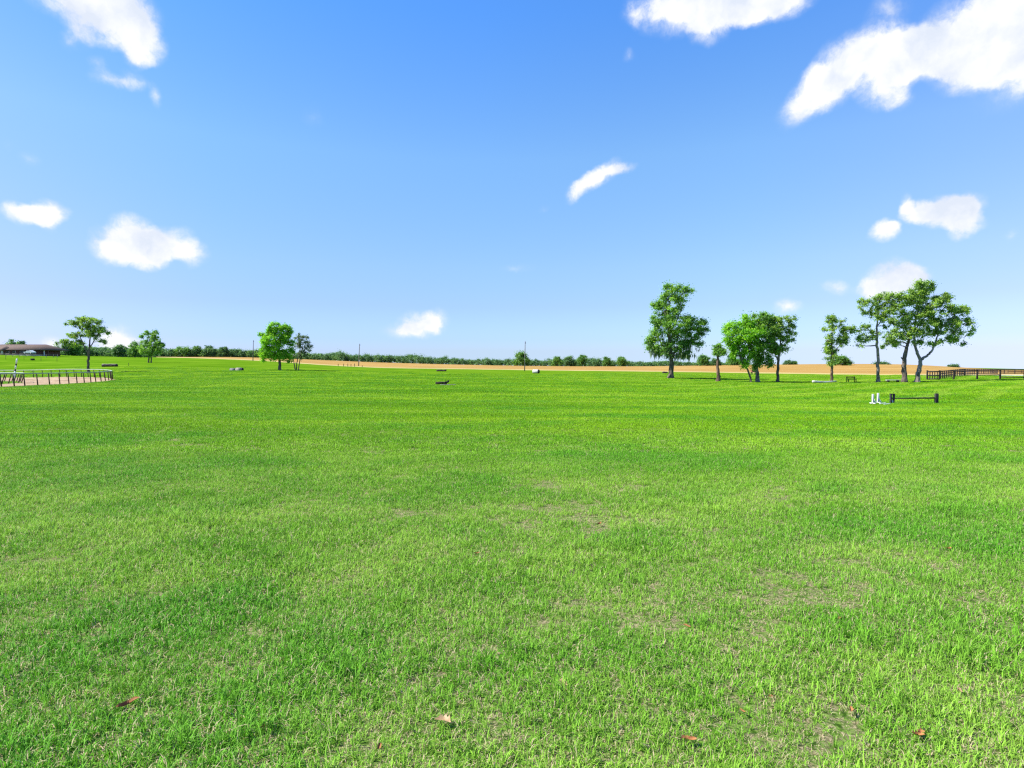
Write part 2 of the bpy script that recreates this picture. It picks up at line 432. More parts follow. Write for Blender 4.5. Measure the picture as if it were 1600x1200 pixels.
def mat_crop():
    m = bpy.data.materials.new('ripe_crop'); m.use_nodes = True; t = NT(m.node_tree); t.n.clear()
    pos = t.node('ShaderNodeNewGeometry').outputs['Position']
    edge = t.node('ShaderNodeAttribute', attribute_name='edge').outputs['Fac']
    n = t.noise(t.mapping(pos, sc=(0.02, 0.10, 1)), 1.0, 6, 0.65)
    f = t.noise(t.mapping(pos, sc=(0.6, 0.2, 1)), 1.0, 4, 0.7)
    col = t.ramp(n, [(0.32, (0.235, 0.130, 0.022)), (0.5, (0.32, 0.190, 0.040)), (0.68, (0.40, 0.255, 0.068))])
    col = t.mix(t.math('MULTIPLY', f, 0.3), col, (0.42, 0.25, 0.085, 1))
    col = t.mix(t.step(edge, 0.80, 0.95), col, (0.38, 0.30, 0.11, 1))       # paler verge along the near edge
    b = t.node('ShaderNodeBsdfPrincipled', {'Base Color': col, 'Roughness': 0.95, 'Specular IOR Level': 0.1})
    o = t.node('ShaderNodeOutputMaterial'); t.l.new(b.outputs[0], o.inputs[0])
    return m

M = {
 'ground': mat_ground(), 'blade': mat_blade(), 'sand': mat_sand(), 'crop': mat_crop(),
 'bark': mat('grey_bark', (0.075, 0.058, 0.045), 0.95, 0.05, 0.3, 5, 0.8, second=(0.19, 0.155, 0.12), stretch=(1,1,.3)),
 'bark_pale': mat('pale_bark', (0.10, 0.078, 0.06), 0.95, 0.05, 0.35, 3, 0.8, second=(0.33, 0.29, 0.24), stretch=(1,1,.4)),
 'bark_brown': mat('brown_bark', (0.09, 0.055, 0.038), 0.95, 0.05, 0.35, 4, 0.8, second=(0.22, 0.15, 0.105), stretch=(1,1,.3)),
 'oak': mat_leaf('oak_leaves', (0.085, 0.22, 0.035), (0.34, 0.56, 0.08), 0.5),
 'bright': mat_leaf('bright_leaves', (0.12, 0.34, 0.015), (0.36, 0.64, 0.04), 0.5),
 'olive': mat_leaf('olive_leaves', (0.11, 0.23, 0.05), (0.42, 0.58, 0.10), 0.5),
 'greyleaf': mat_leaf('grey_green_leaves', (0.09, 0.15, 0.06), (0.26, 0.34, 0.16), 0.35),
 'farleaf': mat_leaf('far_leaves', (0.055, 0.16, 0.035), (0.22, 0.42, 0.06), 0.38),
 'fargrey': mat_leaf('far_blue_leaves', (0.055, 0.14, 0.055), (0.18, 0.33, 0.10), 0.38),
 'moss': mat_leaf('hanging_moss', (0.06, 0.10, 0.035), (0.15, 0.21, 0.085), 0.35),
 'blackwood': mat('black_painted_wood', (0.018, 0.016, 0.015), 0.7, 0.3, 0.3, 6),
 'brownwood': mat('weathered_brown_wood', (0.075, 0.055, 0.042), 0.85, 0.2, 0.35, 5, 0.3),
 'darkpost': mat('creosoted_post', (0.05, 0.034, 0.025), 0.85, 0.15, 0.35, 5),
 'darkwood': mat('dark_wood', (0.030, 0.024, 0.018), 0.8, 0.2, 0.4, 5, 0.3),
 'paleboard': mat('pale_weathered_board', (0.24, 0.21, 0.17), 0.85, 0.2, 0.3, 4, 0.2),
 'bleached': mat('bleached_wood', (0.46, 0.45, 0.40), 0.85, 0.2, 0.2, 3, 0.2),
 'white': mat('white_paint', (0.62, 0.63, 0.60), 0.6, 0.3, 0.12, 6),
 'rail': mat('pale_rail_paint', (0.30, 0.36, 0.25), 0.6, 0.3, 0.15, 2),
 'polewood': mat('pole_wood', (0.13, 0.12, 0.11), 0.9, 0.2, 0.25, 3, second=(0.22, 0.21, 0.20)),
 'metal': mat('galvanised_metal', (0.42, 0.44, 0.46), 0.45, 0.5, 0.1, 5, metal=0.6),
 'roof': mat('brown_shingles', (0.125, 0.085, 0.062), 0.9, 0.2, 0.2, 3),
 'brick': mat('dark_brick', (0.12, 0.065, 0.050), 0.9, 0.2, 0.25, 4),
 'glass': mat('window_glass', (0.03, 0.035, 0.04), 0.15, 0.6, 0.1, 2),
 'rubber': mat('black_rubber', (0.02, 0.02, 0.02), 0.8, 0.3, 0.2, 5),
 'concrete': mat('pale_concrete', (0.50, 0.48, 0.43), 0.9, 0.2, 0.12, 2),
 'rust': mat('rusty_red_paint', (0.24, 0.075, 0.045), 0.8, 0.3, 0.3, 5),
 'dryleaf': mat('dry_leaf', (0.26, 0.09, 0.03), 0.7, 0.2, 0.3, 30, second=(0.45, 0.20, 0.07)),
 'paleleaf': mat('pale_dry_leaf', (0.30, 0.17, 0.07), 0.7, 0.2, 0.3, 30, second=(0.46, 0.33, 0.18)),
}

# ------------------------------------------------------------------ ground sheet
def build_ground():
    ys = np.concatenate([[-4000, -1500, -500, -150, -50, -15, -4], np.linspace(0, 60, 100)[0:], np.exp(np.linspace(math.log(60), math.log(520), 190))[1:],
                         [560, 640, 800, 1100, 1600, 2400, 4000, 7000]])
    half = np.concatenate([np.linspace(0, 70, 90), np.exp(np.linspace(math.log(70), math.log(620), 130))[1:], [800, 1200, 2200, 4500, 8000]])
    xs = np.concatenate([-half[::-1], half[1:]])
    X, Y = np.meshgrid(xs, ys)
    Z = terrain(X.ravel(), Y.ravel())
    V = np.stack([X.ravel(), Y.ravel(), Z], 1)
    nx, ny = len(xs), len(ys)
    i = np.arange(ny-1)[:, None]*nx + np.arange(nx-1)[None, :]
    Q = np.stack([i, i+1, i+nx+1, i+nx], -1).reshape(-1, 4)
    o = mesh_np('ground', V, Q, M['ground'], smooth=True)
    tag(o, 'wide green pasture rolling away to the far treeline', 'ground', kind='structure')
build_ground()

# ripe tan field beyond the pasture
EDGE_PX = [235, 300, 400, 440, 475, 520, 600, 720, 850, 1000, 1100, 1200, 1300, 1400, 1500, 1600, 1800, 2000]
EDGE_ROW = [558.0, 559.4, 563.4, 565.8, 568.6, 571.5, 575.2, 576.8, 578.8, 580.4, 581.8, 583.6, 585.0, 586.0, 586.8, 586.5, 586.2, 586.2]
def crop_edge_Y(px):
    row = float(np.interp(px, EDGE_PX, EDGE_ROW))
    Y = np.exp(np.linspace(math.log(90), math.log(440), 900)); u = pix_dir(px, 580).x
    s = (terrain(u*Y, Y) - CAM_H) / Y
    k = np.argmax(s >= pix_dir(800, row).z) if (s >= pix_dir(800, row).z).any() else len(Y)-1
    return Y[k]
PXG = np.linspace(235, 2000, 220)
CROP_Y = np.array([crop_edge_Y(p) for p in PXG]); CROP_Y = np.convolve(np.pad(CROP_Y, 4, 'edge'), np.ones(9)/9, 'valid')
CROP_U = np.array([pix_dir(p, 580).x for p in PXG])
def build_crop():
    t = np.linspace(0, 1, 60)
    V = []; E = []
    for u, y0 in zip(CROP_U, CROP_Y):
        Y = y0 * (470.0 / y0) ** t
        z = terrain(u*Y, Y) + 0.22; z[0] -= 0.30
        V.append(np.stack([u*Y, Y, z], 1)); E.append(1 - (Y - y0) / max(30, 0.35*y0) )
    V = np.concatenate(V); E = np.clip(np.concatenate(E), 0, 1)
    n = len(t); i = np.arange(len(PXG)-1)[:, None]*n + np.arange(n-1)[None, :]
    Q = np.stack([i, i+n, i+n+1, i+1], -1).reshape(-1, 4)
    o = mesh_np('field', V, Q, M['crop'], smooth=True, attrs={'edge': E})
    tag(o, 'ripe tan crop field stretching behind the green pasture', 'field', kind='structure')
build_crop()
def in_crop(x, y):
    u = x / np.maximum(y, 1)
    return (u > CROP_U[0]) & (y > np.interp(u, CROP_U, CROP_Y) - 0.5)

# sand training track with its rails
def spline(P, step):
    P = np.asarray(P, dtype=float); out = []
    Q_ = np.vstack([2*P[0]-P[1], P, 2*P[-1]-P[-2]])
    for i in range(1, len(Q_)-2):
        t = np.linspace(0, 1, 40, endpoint=False)[:, None]
        p0, p1, p2, p3 = Q_[i-1], Q_[i], Q_[i+1], Q_[i+2]
        out.append(0.5*(2*p1 + (-p0+p2)*t + (2*p0-5*p1+4*p2-p3)*t**2 + (-p0+3*p1-3*p2+p3)*t**3))
    out.append(P[-1:]); out = np.concatenate(out)
    L = np.concatenate([[0], np.cumsum(np.linalg.norm(np.diff(out, axis=0), axis=1))])
    s = np.arange(0, L[-1], step)
    return np.stack([np.interp(s, L, out[:, k]) for k in range(out.shape[1])], 1)
OUTER = [(-47.0, 48), (-49.2, 55.5), (-50.6, 63), (-52.5, 70), (-55, 77), (-58.6, 83.5), (-64.5, 89), (-73, 93.5), (-84, 96.5), (-97, 98), (-112, 98.5)]
INNER = [(-57.5, 58), (-60.2, 65.5), (-62.8, 71), (-66, 76.5), (-71, 81), (-78, 84.5), (-86, 87), (-96, 88.5), (-112, 89)]
outer = spline(OUTER, 1.0); inner = spline(INNER, 1.0)
def strip(A, B, n=200):
    s = np.linspace(0, 1, n)
    ra = np.stack([np.interp(s, np.linspace(0, 1, len(A)), A[:, k]) for k in (0, 1)], 1)
    rb = np.stack([np.interp(s, np.linspace(0, 1, len(B)), B[:, k]) for k in (0, 1)], 1)
    return ra, rb
ra, rb = strip(outer, inner)
jit = 0.35*np.sin(np.arange(200)*1.7) * np.sin(np.arange(200)*0.37)
dirn = (ra - rb) / np.linalg.norm(ra - rb, axis=1)[:, None]
ra2 = ra + dirn*(0.25 + 0.6*jit[:, None]); rb2 = rb + dirn*(0.4*jit[:, None])
K = 9
W = np.stack([ra2 + (rb2 - ra2)*k/(K-1) for k in range(K)], 1).reshape(-1, 2)
zz = terrain(W[:, 0], W[:, 1]) + 0.03
i = np.arange(199)[:, None]*K + np.arange(K-1)[None, :]
Q = np.stack([i, i+1, i+K+1, i+K], -1).reshape(-1, 4)
o = mesh_np('track', np.column_stack([W, zz]), Q, M['sand'], smooth=True)
tag(o, 'sandy training track curving between its two rails', 'track', kind='structure')
POLY = np.vstack([ra2, rb2[::-1]])
def in_poly(x, y, P):
    inside = np.zeros(x.shape, bool); j = len(P)-1
    for i in range(len(P)):
        a, b = P[i], P[j]
        c = ((a[1] > y) != (b[1] > y)) & (x < (b[0]-a[0])*(y-a[1])/(b[1]-a[1]+1e-12) + a[0])
        inside ^= c; j = i
    return inside

def rail_fence(path, spacing, height, name, label, lean, out_side=1):
    path = spline(path, 0.4)
    P3 = np.column_stack([path, terrain(path[:, 0], path[:, 1])])
    base = P3[0]
    root = thing(name, label, 'fence', tuple(base))
    loc = P3 - base
    tang = np.gradient(path, axis=0); tang /= np.linalg.norm(tang, axis=1)[:, None]
    nrm_ = np.column_stack([tang[:, 1], -tang[:, 0]]) * out_side
    top = loc.copy(); top[:, 2] += height; top[:, :2] -= nrm_*0.0
    top[:, :2] += nrm_ * lean
    MB().tube(top, 0.055, 8).build('top_rail', M['rail'], root, True)
    L = np.concatenate([[0], np.cumsum(np.linalg.norm(np.diff(path, axis=0), axis=1))])
    for s in np.arange(0.8, L[-1], spacing):
        k = int(np.argmin(abs(L - s)))
        a = loc[k].copy(); a[2] -= 0.15
        b = top[k].copy(); b[2] -= 0.05
        MB().tube([a, a*0.5+b*0.5, b], [0.06, 0.056, 0.05], 8).build('post', M['darkpost'], root, True)
    return root
rail_fence(OUTER, 1.95, 1.28, 'track_rail', 'outer pale top rail on brown posts round the sand track', -0.10)
rail_fence(INNER, 2.1, 1.25, 'track_rail', 'inner rail with closely bunched leaning posts at the far left of the sand track', 0.35)

# leaning striped marker pole
def marker_pole():
    b = ground(20, 74); top = at(26.5, 560.5, 74)
    root = thing('marker_pole', 'white pole with dark bands leaning beside the inner track rail', 'marker pole', b)
    v = top - b
    cuts = [0, .5, .58, .72, .80, 1.0]
    for k in range(5):
        a, c = v*cuts[k], v*cuts[k+1]
        MB().tube([a, (a+c)/2, c], 0.085, 10).build('pole_section' if k % 2 == 0 else 'dark_band', M['white'] if k % 2 == 0 else M['blackwood'], root, True)
marker_pole()

# ------------------------------------------------------------------ grass
def make_blades(n, radius, lmin, lmax, wid, square=True, lean=0.5, seed=1, droop=0.5, straw=0.08):
    r = np.random.default_rng(seed)
    x = r.uniform(-radius, radius, n); y = r.uniform(-radius, radius, n)
    # blades stand in small tussocks
    k = max(3, n // 14); cx = r.uniform(-radius, radius, k); cy = r.uniform(-radius, radius, k); wh = r.integers(0, k, n)
    f = r.uniform(0, 1, n) < 0.6
    x = np.where(f, cx[wh] + r.normal(0, radius*0.09, n), x); y = np.where(f, cy[wh] + r.normal(0, radius*0.09, n), y)
    L = r.uniform(lmin, lmax, n) * np.where(r.uniform(0, 1, n) < 0.06, 1.5, 1.0)
    a = r.uniform(0, 2*math.pi, n)
    ln = np.abs(r.normal(0, lean, n))
    tone = r.uniform(0, 0.89, n); st = r.uniform(0, 1, n) < straw; tone[st] = r.uniform(0.93, 1, st.sum())
    ln[st] += 0.6
    d = np.stack([np.cos(a), np.sin(a), np.zeros(n)], 1)
    side = np.stack([-np.sin(a + r.normal(0, .5, n)), np.cos(a), np.zeros(n)], 1)
    side /= np.linalg.norm(side, axis=1)[:, None]
    base = np.stack([x, y, np.full(n, -0.01)], 1)
    up = np.array([0, 0, 1.0])
    s1 = np.sin(ln*0.6)[:, None]; c1 = np.cos(ln*0.6)[:, None]
    ln2 = np.minimum(ln*1.1 + droop*r.uniform(0.2, 1.4, n), 2.2)
    s2 = np.sin(ln2)[:, None]; c2 = np.cos(ln2)[:, None]
    mid = base + L[:, None]*0.55*(d*s1 + up*c1)
    tip = mid + L[:, None]*0.45*(d*s2 + up*c2)
    hw = (wid * r.uniform(0.7, 1.3, n) / 2)[:, None]
    V = np.stack([base - side*hw, base + side*hw, mid + side*hw*0.85, mid - side*hw*0.85, tip], 1).reshape(-1, 3)
    i = np.arange(n)*5
    Q = np.stack([i, i+1, i+2, i+3], 1); T = np.stack([i+3, i+2, i+4], 1)
    return V, [Q, T], np.repeat(tone, 5)
protos = bpy.data.collections.new('grass_patches')
specs = [(330, 0.16, 0.035, 0.10, 0.0052, 0.9)]*6 + [(520, 0.32, 0.04, 0.085, 0.009, 0.65)]*5 + [(560, 0.66, 0.05, 0.10, 0.018, 0.7)]*4 + [(70, 0.07, 0.08, 0.17, 0.0050, 0.8)]*3 + [(300, 0.22, 0.03, 0.06, 0.0045, 1.5)]*4
for k, (n, rad, l0, l1, wd, ln) in enumerate(specs):
    V, Fc, tone = make_blades(n, rad, l0, l1, wd, lean=ln, seed=100+k, straw=0.72 if k >= 18 else 0.14 if k < 6 else (0.06 if k < 11 else 0.03 if k < 15 else 0.02))
    ob = mesh_np('grass_patch_%02d' % k, V, Fc, M['blade'], attrs={'tone': tone}, link=False)
    protos.objects.link(ob)

def fnoise(x, y, seed=0):
    """cheap smooth noise for where the sward is thick"""
    r = np.random.default_rng(seed); v = np.zeros_like(x)
    for k in range(26):
        a = r.uniform(0, 2*math.pi); fr = 2*math.pi / r.uniform(0.5, 4.5); ph = r.uniform(0, 6.28)
        v += np.sin((x*math.cos(a) + y*math.sin(a))*fr + ph) * (1/fr)**0.35
    return v / np.std(v)
def cells(y0, y1, sp, drop_fn=None):
    ys = np.arange(y0, y1, sp)
    X, Y = [], []
    for yy in ys:
        hx = yy*0.94 + 2.5
        xs = np.arange(-hx, hx, sp); X.append(xs); Y.append(np.full(len(xs), yy))
    X = np.concatenate(X); Y = np.concatenate(Y)
    return X + rng.uniform(-.5, .5, len(X))*sp, Y + rng.uniform(-.5, .5, len(X))*sp
def build_grass():
    PX, PY, IDX, SC, LU = [], [], [], [], []
    for (y0, y1, sp, ids, tier) in [(1.6, 13, 0.185, (0, 6), 0), (12, 38, 0.42, (6, 11), 1), (36, 134, 0.95, (11, 15), 2), (1.6, 11, 0.42, (15, 18), 3), (1.6, 16, 0.25, (18, 22), 4)]:
        x, y = cells(y0, y1, sp)
        # thin, trodden turf ahead and to the right, lush on the left
        bare = 0
        for bx, by, sx, sy, st in [(0.95,7.35,1.1,.55,1.1),(0.2,8.1,.9,.35,.6),(2.7,5.25,1.4,.5,1.1),(1.5,4.3,1.0,.35,.7),(3.9,6.0,.8,.4,.6),(-2.2,5.6,.7,.25,.7),(-1.4,7.7,.9,.3,.6),
                                   (0.9,9.6,1.4,.5,.6),(2.0,3.0,.9,.3,.7),(0.35,2.95,.5,.2,.5),(3.3,3.5,.7,.35,.6),(-3.9,3.6,.7,.3,.5),(4.7,8.6,1.2,.5,.5),(-0.6,3.3,.5,.2,.4)]:
            bare = bare + st*np.exp(-(((x-bx)/sx)**2 + ((y-by)/sy)**2))
        bare = np.clip(bare * 1.6 * (0.70 + 0.5*fnoise(x*2.6, y*2.6, 12)), 0, 1.5)
        nv = fnoise(x, y, 3) * 0.55 + fnoise(x*2.3, y*2.3, 5) * 0.45
        thick = np.exp(-(((x+2.6)/1.6)**2 + ((y-4.9)/0.9)**2)) + 0.8*np.exp(-(((x+0.4)/1.7)**2 + ((y-7.0)/0.8)**2)) + 0.7*np.exp(-(((x+3.5)/1.2)**2 + ((y-2.7)/0.5)**2)) + 0.6*np.exp(-(((x-5.5)/2.5)**2 + ((y-13)/1.4)**2))
        bigv = fnoise(x*0.33, y*0.75, 9)
        q = 0.85 + 0.30*nv - 0.95*bare + 0.35*thick
        keep = rng.uniform(0, 1, len(x)) < np.clip(np.clip(q + 0.80, 0.62, 1) - 0.50*bare, .22, 1)
        if tier == 2: keep = rng.uniform(0, 1, len(x)) < np.clip(1.35 - y/100, 0, 1)
        if tier == 4: keep = rng.uniform(0, 1, len(x)) < np.clip(1.05 - 0.6*q + 0.7*bare, 0.15, 1) * np.clip((17-y)/6, 0, 1)
        if tier == 3: keep = rng.uniform(0, 1, len(x)) < np.clip(0.30 + 0.18*nv, 0, 1)
        keep &= ~in_poly(x, y, POLY) & ~in_crop(x, y)
        x, y, q, nv = x[keep], y[keep], q[keep], nv[keep]
        PX.append(x); PY.append(y)
        IDX.append(rng.integers(*ids, len(x)))
        s = np.clip(0.76 + 0.24*q + 0.08*nv, 0.60, 1.3) * rng.uniform(0.88, 1.12, len(x))
        SC.append(s); LU.append(np.clip(0.28*nv[()] + 0.40*bigv[keep] + 0.15 + 0.8*thick[keep] - 0.6*bare[keep], 0, 1))
    x = np.concatenate(PX); y = np.concatenate(PY)
    z = terrain(x, y)
    me = bpy.data.meshes.new('grass'); me.vertices.add(len(x))
    me.vertices.foreach_set('co', np.stack([x, y, z], 1).astype(np.float32).ravel())
    for nm, arr in (('scl', np.concatenate(SC)), ('lush', np.concatenate(LU)), ('rot', rng.uniform(0, 6.283, len(x)))):
        a = me.attributes.new(nm, 'FLOAT', 'POINT'); a.data.foreach_set('value', arr.astype(np.float32))
    a = me.attributes.new('pick', 'INT', 'POINT'); a.data.foreach_set('value', np.concatenate(IDX).astype(np.int32))
    me.materials.append(M['blade'])
    o = bpy.data.objects.new('grass', me); C.objects.link(o)
    tag(o, 'short bright green pasture grass with straw coloured thin patches', 'grass', kind='stuff')
    g = bpy.data.node_groups.new('scatter_grass', 'GeometryNodeTree')
    g.interface.new_socket('Geometry', in_out='INPUT', socket_type='NodeSocketGeometry')
    g.interface.new_socket('Geometry', in_out='OUTPUT', socket_type='NodeSocketGeometry')
    N = g.nodes; L = g.links
    gi = N.new('NodeGroupInput'); go = N.new('NodeGroupOutput')
    ci = N.new('GeometryNodeCollectionInfo'); ci.inputs['Collection'].default_value = protos
    ci.inputs['Separate Children'].default_value = True; ci.inputs['Reset Children'].default_value = True
    ip = N.new('GeometryNodeInstanceOnPoints'); ip.inputs['Pick Instance'].default_value = True
    def attr(nm, dt):
        n = N.new('GeometryNodeInputNamedAttribute'); n.data_type = dt; n.inputs['Name'].default_value = nm; return n.outputs[0]
    cx = N.new('ShaderNodeCombineXYZ'); L.new(attr('rot', 'FLOAT'), cx.inputs[2])
    er = N.new('FunctionNodeEulerToRotation'); L.new(cx.outputs[0], er.inputs[0])
    L.new(gi.outputs[0], ip.inputs['Points']); L.new(ci.outputs[0], ip.inputs['Instance'])
    L.new(attr('pick', 'INT'), ip.inputs['Instance Index']); L.new(er.outputs[0], ip.inputs['Rotation'])
    L.new(attr('scl', 'FLOAT'), ip.inputs['Scale']); L.new(ip.outputs[0], go.inputs[0])
    mod = o.modifiers.new('scatter', 'NODES'); mod.node_group = g
    print('grass patches', len(x))
build_grass()

# ------------------------------------------------------------------ trees
def leaf_cloud(centres, radii, n_per, size, r, flat=0.85, up_bias=0.35, hang=0.0):
    """many small leaf sprays round clump centres -> V, Q, tone"""
    K = len(centres)
    wh = np.repeat(np.arange(K), n_per)
    n = len(wh)
    d = r.normal(size=(n, 3)); d /= np.linalg.norm(d, axis=1)[:, None]
    rad = np.minimum(np.abs(r.normal(0, 0.70, n)), 1.8)
    c = centres[wh] + d * rad[:, None] * radii[wh][:, None] * np.array([1, 1, flat])
    c[:, 2] -= hang * radii[wh] * r.uniform(0, 1, n)**2
    nr = r.normal(size=(n, 3)); nr[:, 2] = np.abs(nr[:, 2]) + up_bias; nr += d*0.5
    nr /= np.linalg.norm(nr, axis=1)[:, None]
    t = np.cross(nr, r.normal(size=(n, 3))); t /= np.linalg.norm(t, axis=1)[:, None]
    b = np.cross(nr, t)
    s = (size * 0.95 * r.uniform(0.6, 1.35, n))[:, None]
    V = np.stack([c - t*s*0.62, c + b*s*0.34 + nr*s*0.08, c + t*s*0.62, c - b*s*0.34 + nr*s*0.08], 1).reshape(-1, 3)
    i = np.arange(n)*4
    tone_c = r.uniform(0.05, 0.95, K)**1.2
    tone = np.clip(tone_c[wh] + r.normal(0, 0.16, n), 0, 1)
    return V, np.stack([i, i+1, i+2, i+3], 1), np.repeat(tone, 4)

def tree(name, label, base, Y, trunks, blobs, leaf='oak', bark='bark', size=0.17, dens=1.0, group=None, seed=1, moss=None, clump=0.5, n_leaf=60, cat='tree', depth=1.15, hang=0.0):
    """trunks: polylines of (px, py, radius in m); blobs: (px, py, rx, ry[, density]) in picture units at depth Y"""
    r = np.random.default_rng(seed)
    b0 = ground(base, Y); b0 = Vector((b0.x, b0.y, b0.z))
    root = thing(name, label, cat, b0, group=group)
    k = m_per_px(Y)
    B0 = np.array(b0)
    def P(px, py, dy=0.0): return np.array(at(px, py, Y)) + np.array([0, dy, 0]) - B0
    wood = MB(); nodes = []; noder = []
    zofs = None
    for ti, tr in enumerate(trunks):
        pts = np.array([P(a, b_) for a, b_, _ in tr]); rad = np.array([c_ for _, _, c_ in tr])
        dy = r.normal(0, 0.25) if ti else 0
        pts[:, 1] += np.linspace(0, 1, len(pts)) * dy
        # rooted just below the turf
        if pts[0][2] < 1.2:
            pts[0][2] = -0.15
        m = 5 * (len(pts)-1) + 1
        tt = np.linspace(0, len(pts)-1, m)
        sp = np.stack([np.interp(tt, np.arange(len(pts)), pts[:, q]) for q in range(3)], 1)
        sp = np.vstack([sp[:1], (sp[:-2]+2*sp[1:-1]+sp[2:])/4, sp[-1:]])
        sp[1:, :2] += r.normal(0, 0.03, (m-1, 2))
        rd = np.interp(tt, np.arange(len(pts)), rad)
        if pts[0][2] <= 0: rd[0] *= 1.55; rd[1] *= 1.2
        wood.tube(sp, rd, 9, wob=0.07, seed=seed+ti)
        nodes.append(sp[m//3:]); noder.append(rd[m//3:])
    nodes = np.concatenate(nodes); noder = np.concatenate(noder)
    cs, cr = [], []
    more = []
    for bl in blobs:
        if bl[2]*k < 0.6: continue
        for _ in range(2):
            an = r.uniform(0, 2*math.pi); f = r.uniform(0.65, 1.0)
            more.append((bl[0] + math.cos(an)*bl[2]*f, bl[1] - abs(math.sin(an))*bl[3]*f if r.random() < .6 else bl[1] + math.sin(an)*bl[3]*f*.8, bl[2]*r.uniform(.25, .42), bl[3]*r.uniform(.25, .42), 0.35))
    blobs = list(blobs) + more
    blobs = sorted(blobs, key=lambda q_: min(np.linalg.norm(nodes - P(q_[0], q_[1]), axis=1)))
    for bl in blobs:
        px, py, rx, ry = bl[:4]; bd = bl[4] if len(bl) > 4 else 1.0
        rxm, rym = rx*k*1.05, ry*k*1.10
        rdm = min(rxm, 1.5*rym) * depth
        dyc = r.normal(0, 0.35) * rdm
        c = P(px, py, dyc)
        # limb
        lower = nodes[:, 2] < c[2] + 0.1
        dist = np.linalg.norm(nodes - c, axis=1) + np.where(lower, 0, 1.5)
        j = int(np.argmin(dist)); a = nodes[j]
        mid = (a + c)/2 + np.array([r.normal(0, .1), r.normal(0, .1), -0.10*np.linalg.norm(c-a) + 0.1])
        tt = np.linspace(0, 1, 8)[:, None]
        lp = (1-tt)**2*a + 2*tt*(1-tt)*mid + tt**2*c
        r0 = min(noder[j]*0.7, 0.035 + 0.022*np.linalg.norm(c-a) + 0.02)
        lp[1:-1] += r.normal(0, 0.05, (6, 3))
        wood.tube(lp, np.linspace(r0, 0.022, 8), 6, wob=0.05, seed=seed)
        nodes = np.vstack([nodes, lp[2:]]); noder = np.concatenate([noder, np.linspace(r0, 0.022, 8)[2:]*1.25])
        nk = max(4, int(round(bd**0.8 * dens * 6.4 * rxm*rym / clump**2 * (0.55 + 0.45*rdm/max(rxm, .1)) * 0.5 )))
        d = r.normal(size=(nk, 3)); d /= np.linalg.norm(d, axis=1)[:, None]
        rad = r.uniform(0.25, 1, nk)**0.5
        sc = c + d*rad[:, None]*np.array([max(rxm-clump*.5, .2), max(rdm-clump*.3, .2), max(rym-clump*.4, .2)])
        for q in range(nk):
            cs.append(sc[q]); cr.append(clump*r.uniform(0.65, 1.25))
            if q < 12 or r.random() < 0.4:
                i0 = lp[r.integers(3, 8)]; mm = (i0+sc[q])/2 + r.normal(0, .08, 3)
                wood.tube([i0, mm, sc[q]], [0.028, 0.02, 0.008], 4, cap=False)
    cs = np.array(cs); cr = np.array(cr)
    wood.build('trunk', M[bark], root, True)
    V, Qd, tone = leaf_cloud(cs, cr, n_leaf, size, r, hang=hang)
    mesh_np('crown', V, Qd, M[leaf], root, attrs={'tone': tone})
    if moss:
        mv, mq, mt = [], [], []; cnt = 0
        for (px, py, rx, ry, n) in moss:
            for _ in range(n):
                p = P(px + r.normal(0, rx*0.5), py + r.normal(0, ry*0.4), r.normal(0, rx*k*0.6))
                a = r.uniform(0, math.pi); s = np.array([math.cos(a), math.sin(a), 0]) * r.uniform(0.04, 0.13)
                L_ = r.uniform(0.35, 1.1); sw = r.normal(0, 0.10, 3); sw[2] = 0
                ch = [p, p + sw*0.5 + [0, 0, -L_*.5], p + sw + [0, 0, -L_]]
                mv += [ch[0]-s*.6, ch[0]+s*.6, ch[1]+s, ch[1]-s, ch[2]+s*.15, ch[2]-s*.15]
                mq += [[cnt, cnt+1, cnt+2, cnt+3], [cnt+3, cnt+2, cnt+4, cnt+5]]; cnt += 6
                mt += [r.uniform(0, 1)]*6
        tag(mesh_np('hanging_moss', np.array(mv), np.array(mq), M['moss'], root, attrs={'tone': mt}), kind='stuff')
    return root

PG = 'old trees standing in a loose row on the right of the pasture'
tree('oak_tree', 'tallest mossy live oak standing alone with a full dark crown', 1048, 85,
     [[(1048,588,.42),(1049,570,.33),(1049,555,.30),(1046,535,.22),(1044,505,.16),(1046,475,.09),(1050,455,.04)],
      [(1049,558,.22),(1036,542,.14),(1026,525,.08)], [(1049,556,.2),(1064,540,.13),(1080,515,.08)], [(1046,520,.13),(1058,500,.08),(1066,480,.04)]],
     [(1050,456,14,12),(1066,456,14,11,.9),(1042,470,16,12),(1064,474,13,12,.9),(1034,488,19,13),(1052,492,18,12),(1026,478,8,7,.7),
      (1026,508,15,14),(1046,512,20,14),(1070,502,14,10),(1072,514,16,11),(1092,506,12,11),(1098,517,9,7,.8),(1060,526,20,13),(1084,527,17,10,.9),
      (1024,528,14,11),(1018,540,10,10,.8),(1036,540,17,12),(1060,541,18,10),(1076,540,12,9,.7),(1090,537,7,6,.6),(1040,552,14,7,.6),(1066,552,12,7,.7),(1022,548,8,7,.6)],
     'oak', 'bark', 0.19, 1.0, PG, 11, moss=[(1030,549,14,7,110),(1066,553,16,6,150),(1076,541,12,7,50),(1020,540,7,8,30),(1050,520,20,10,60)], clump=0.55, n_leaf=75)
tree('palm_like_tree', 'short bare trunk topped with a small tuft of leaves beside the tallest oak', 1122, 77,
     [[(1122,595,.26),(1122,580,.21),(1121.5,565,.17),(1122,548,.10)],[(1124,595,.10),(1125.5,588,.08),(1123,580,.05)]],
     [(1122,543,8,6,1.2),(1117,550,5,6),(1129,549,6,6),(1124,550,7,6)], 'oak', 'bark_brown', 0.16, 1.3, PG, 12, clump=0.32, n_leaf=60)
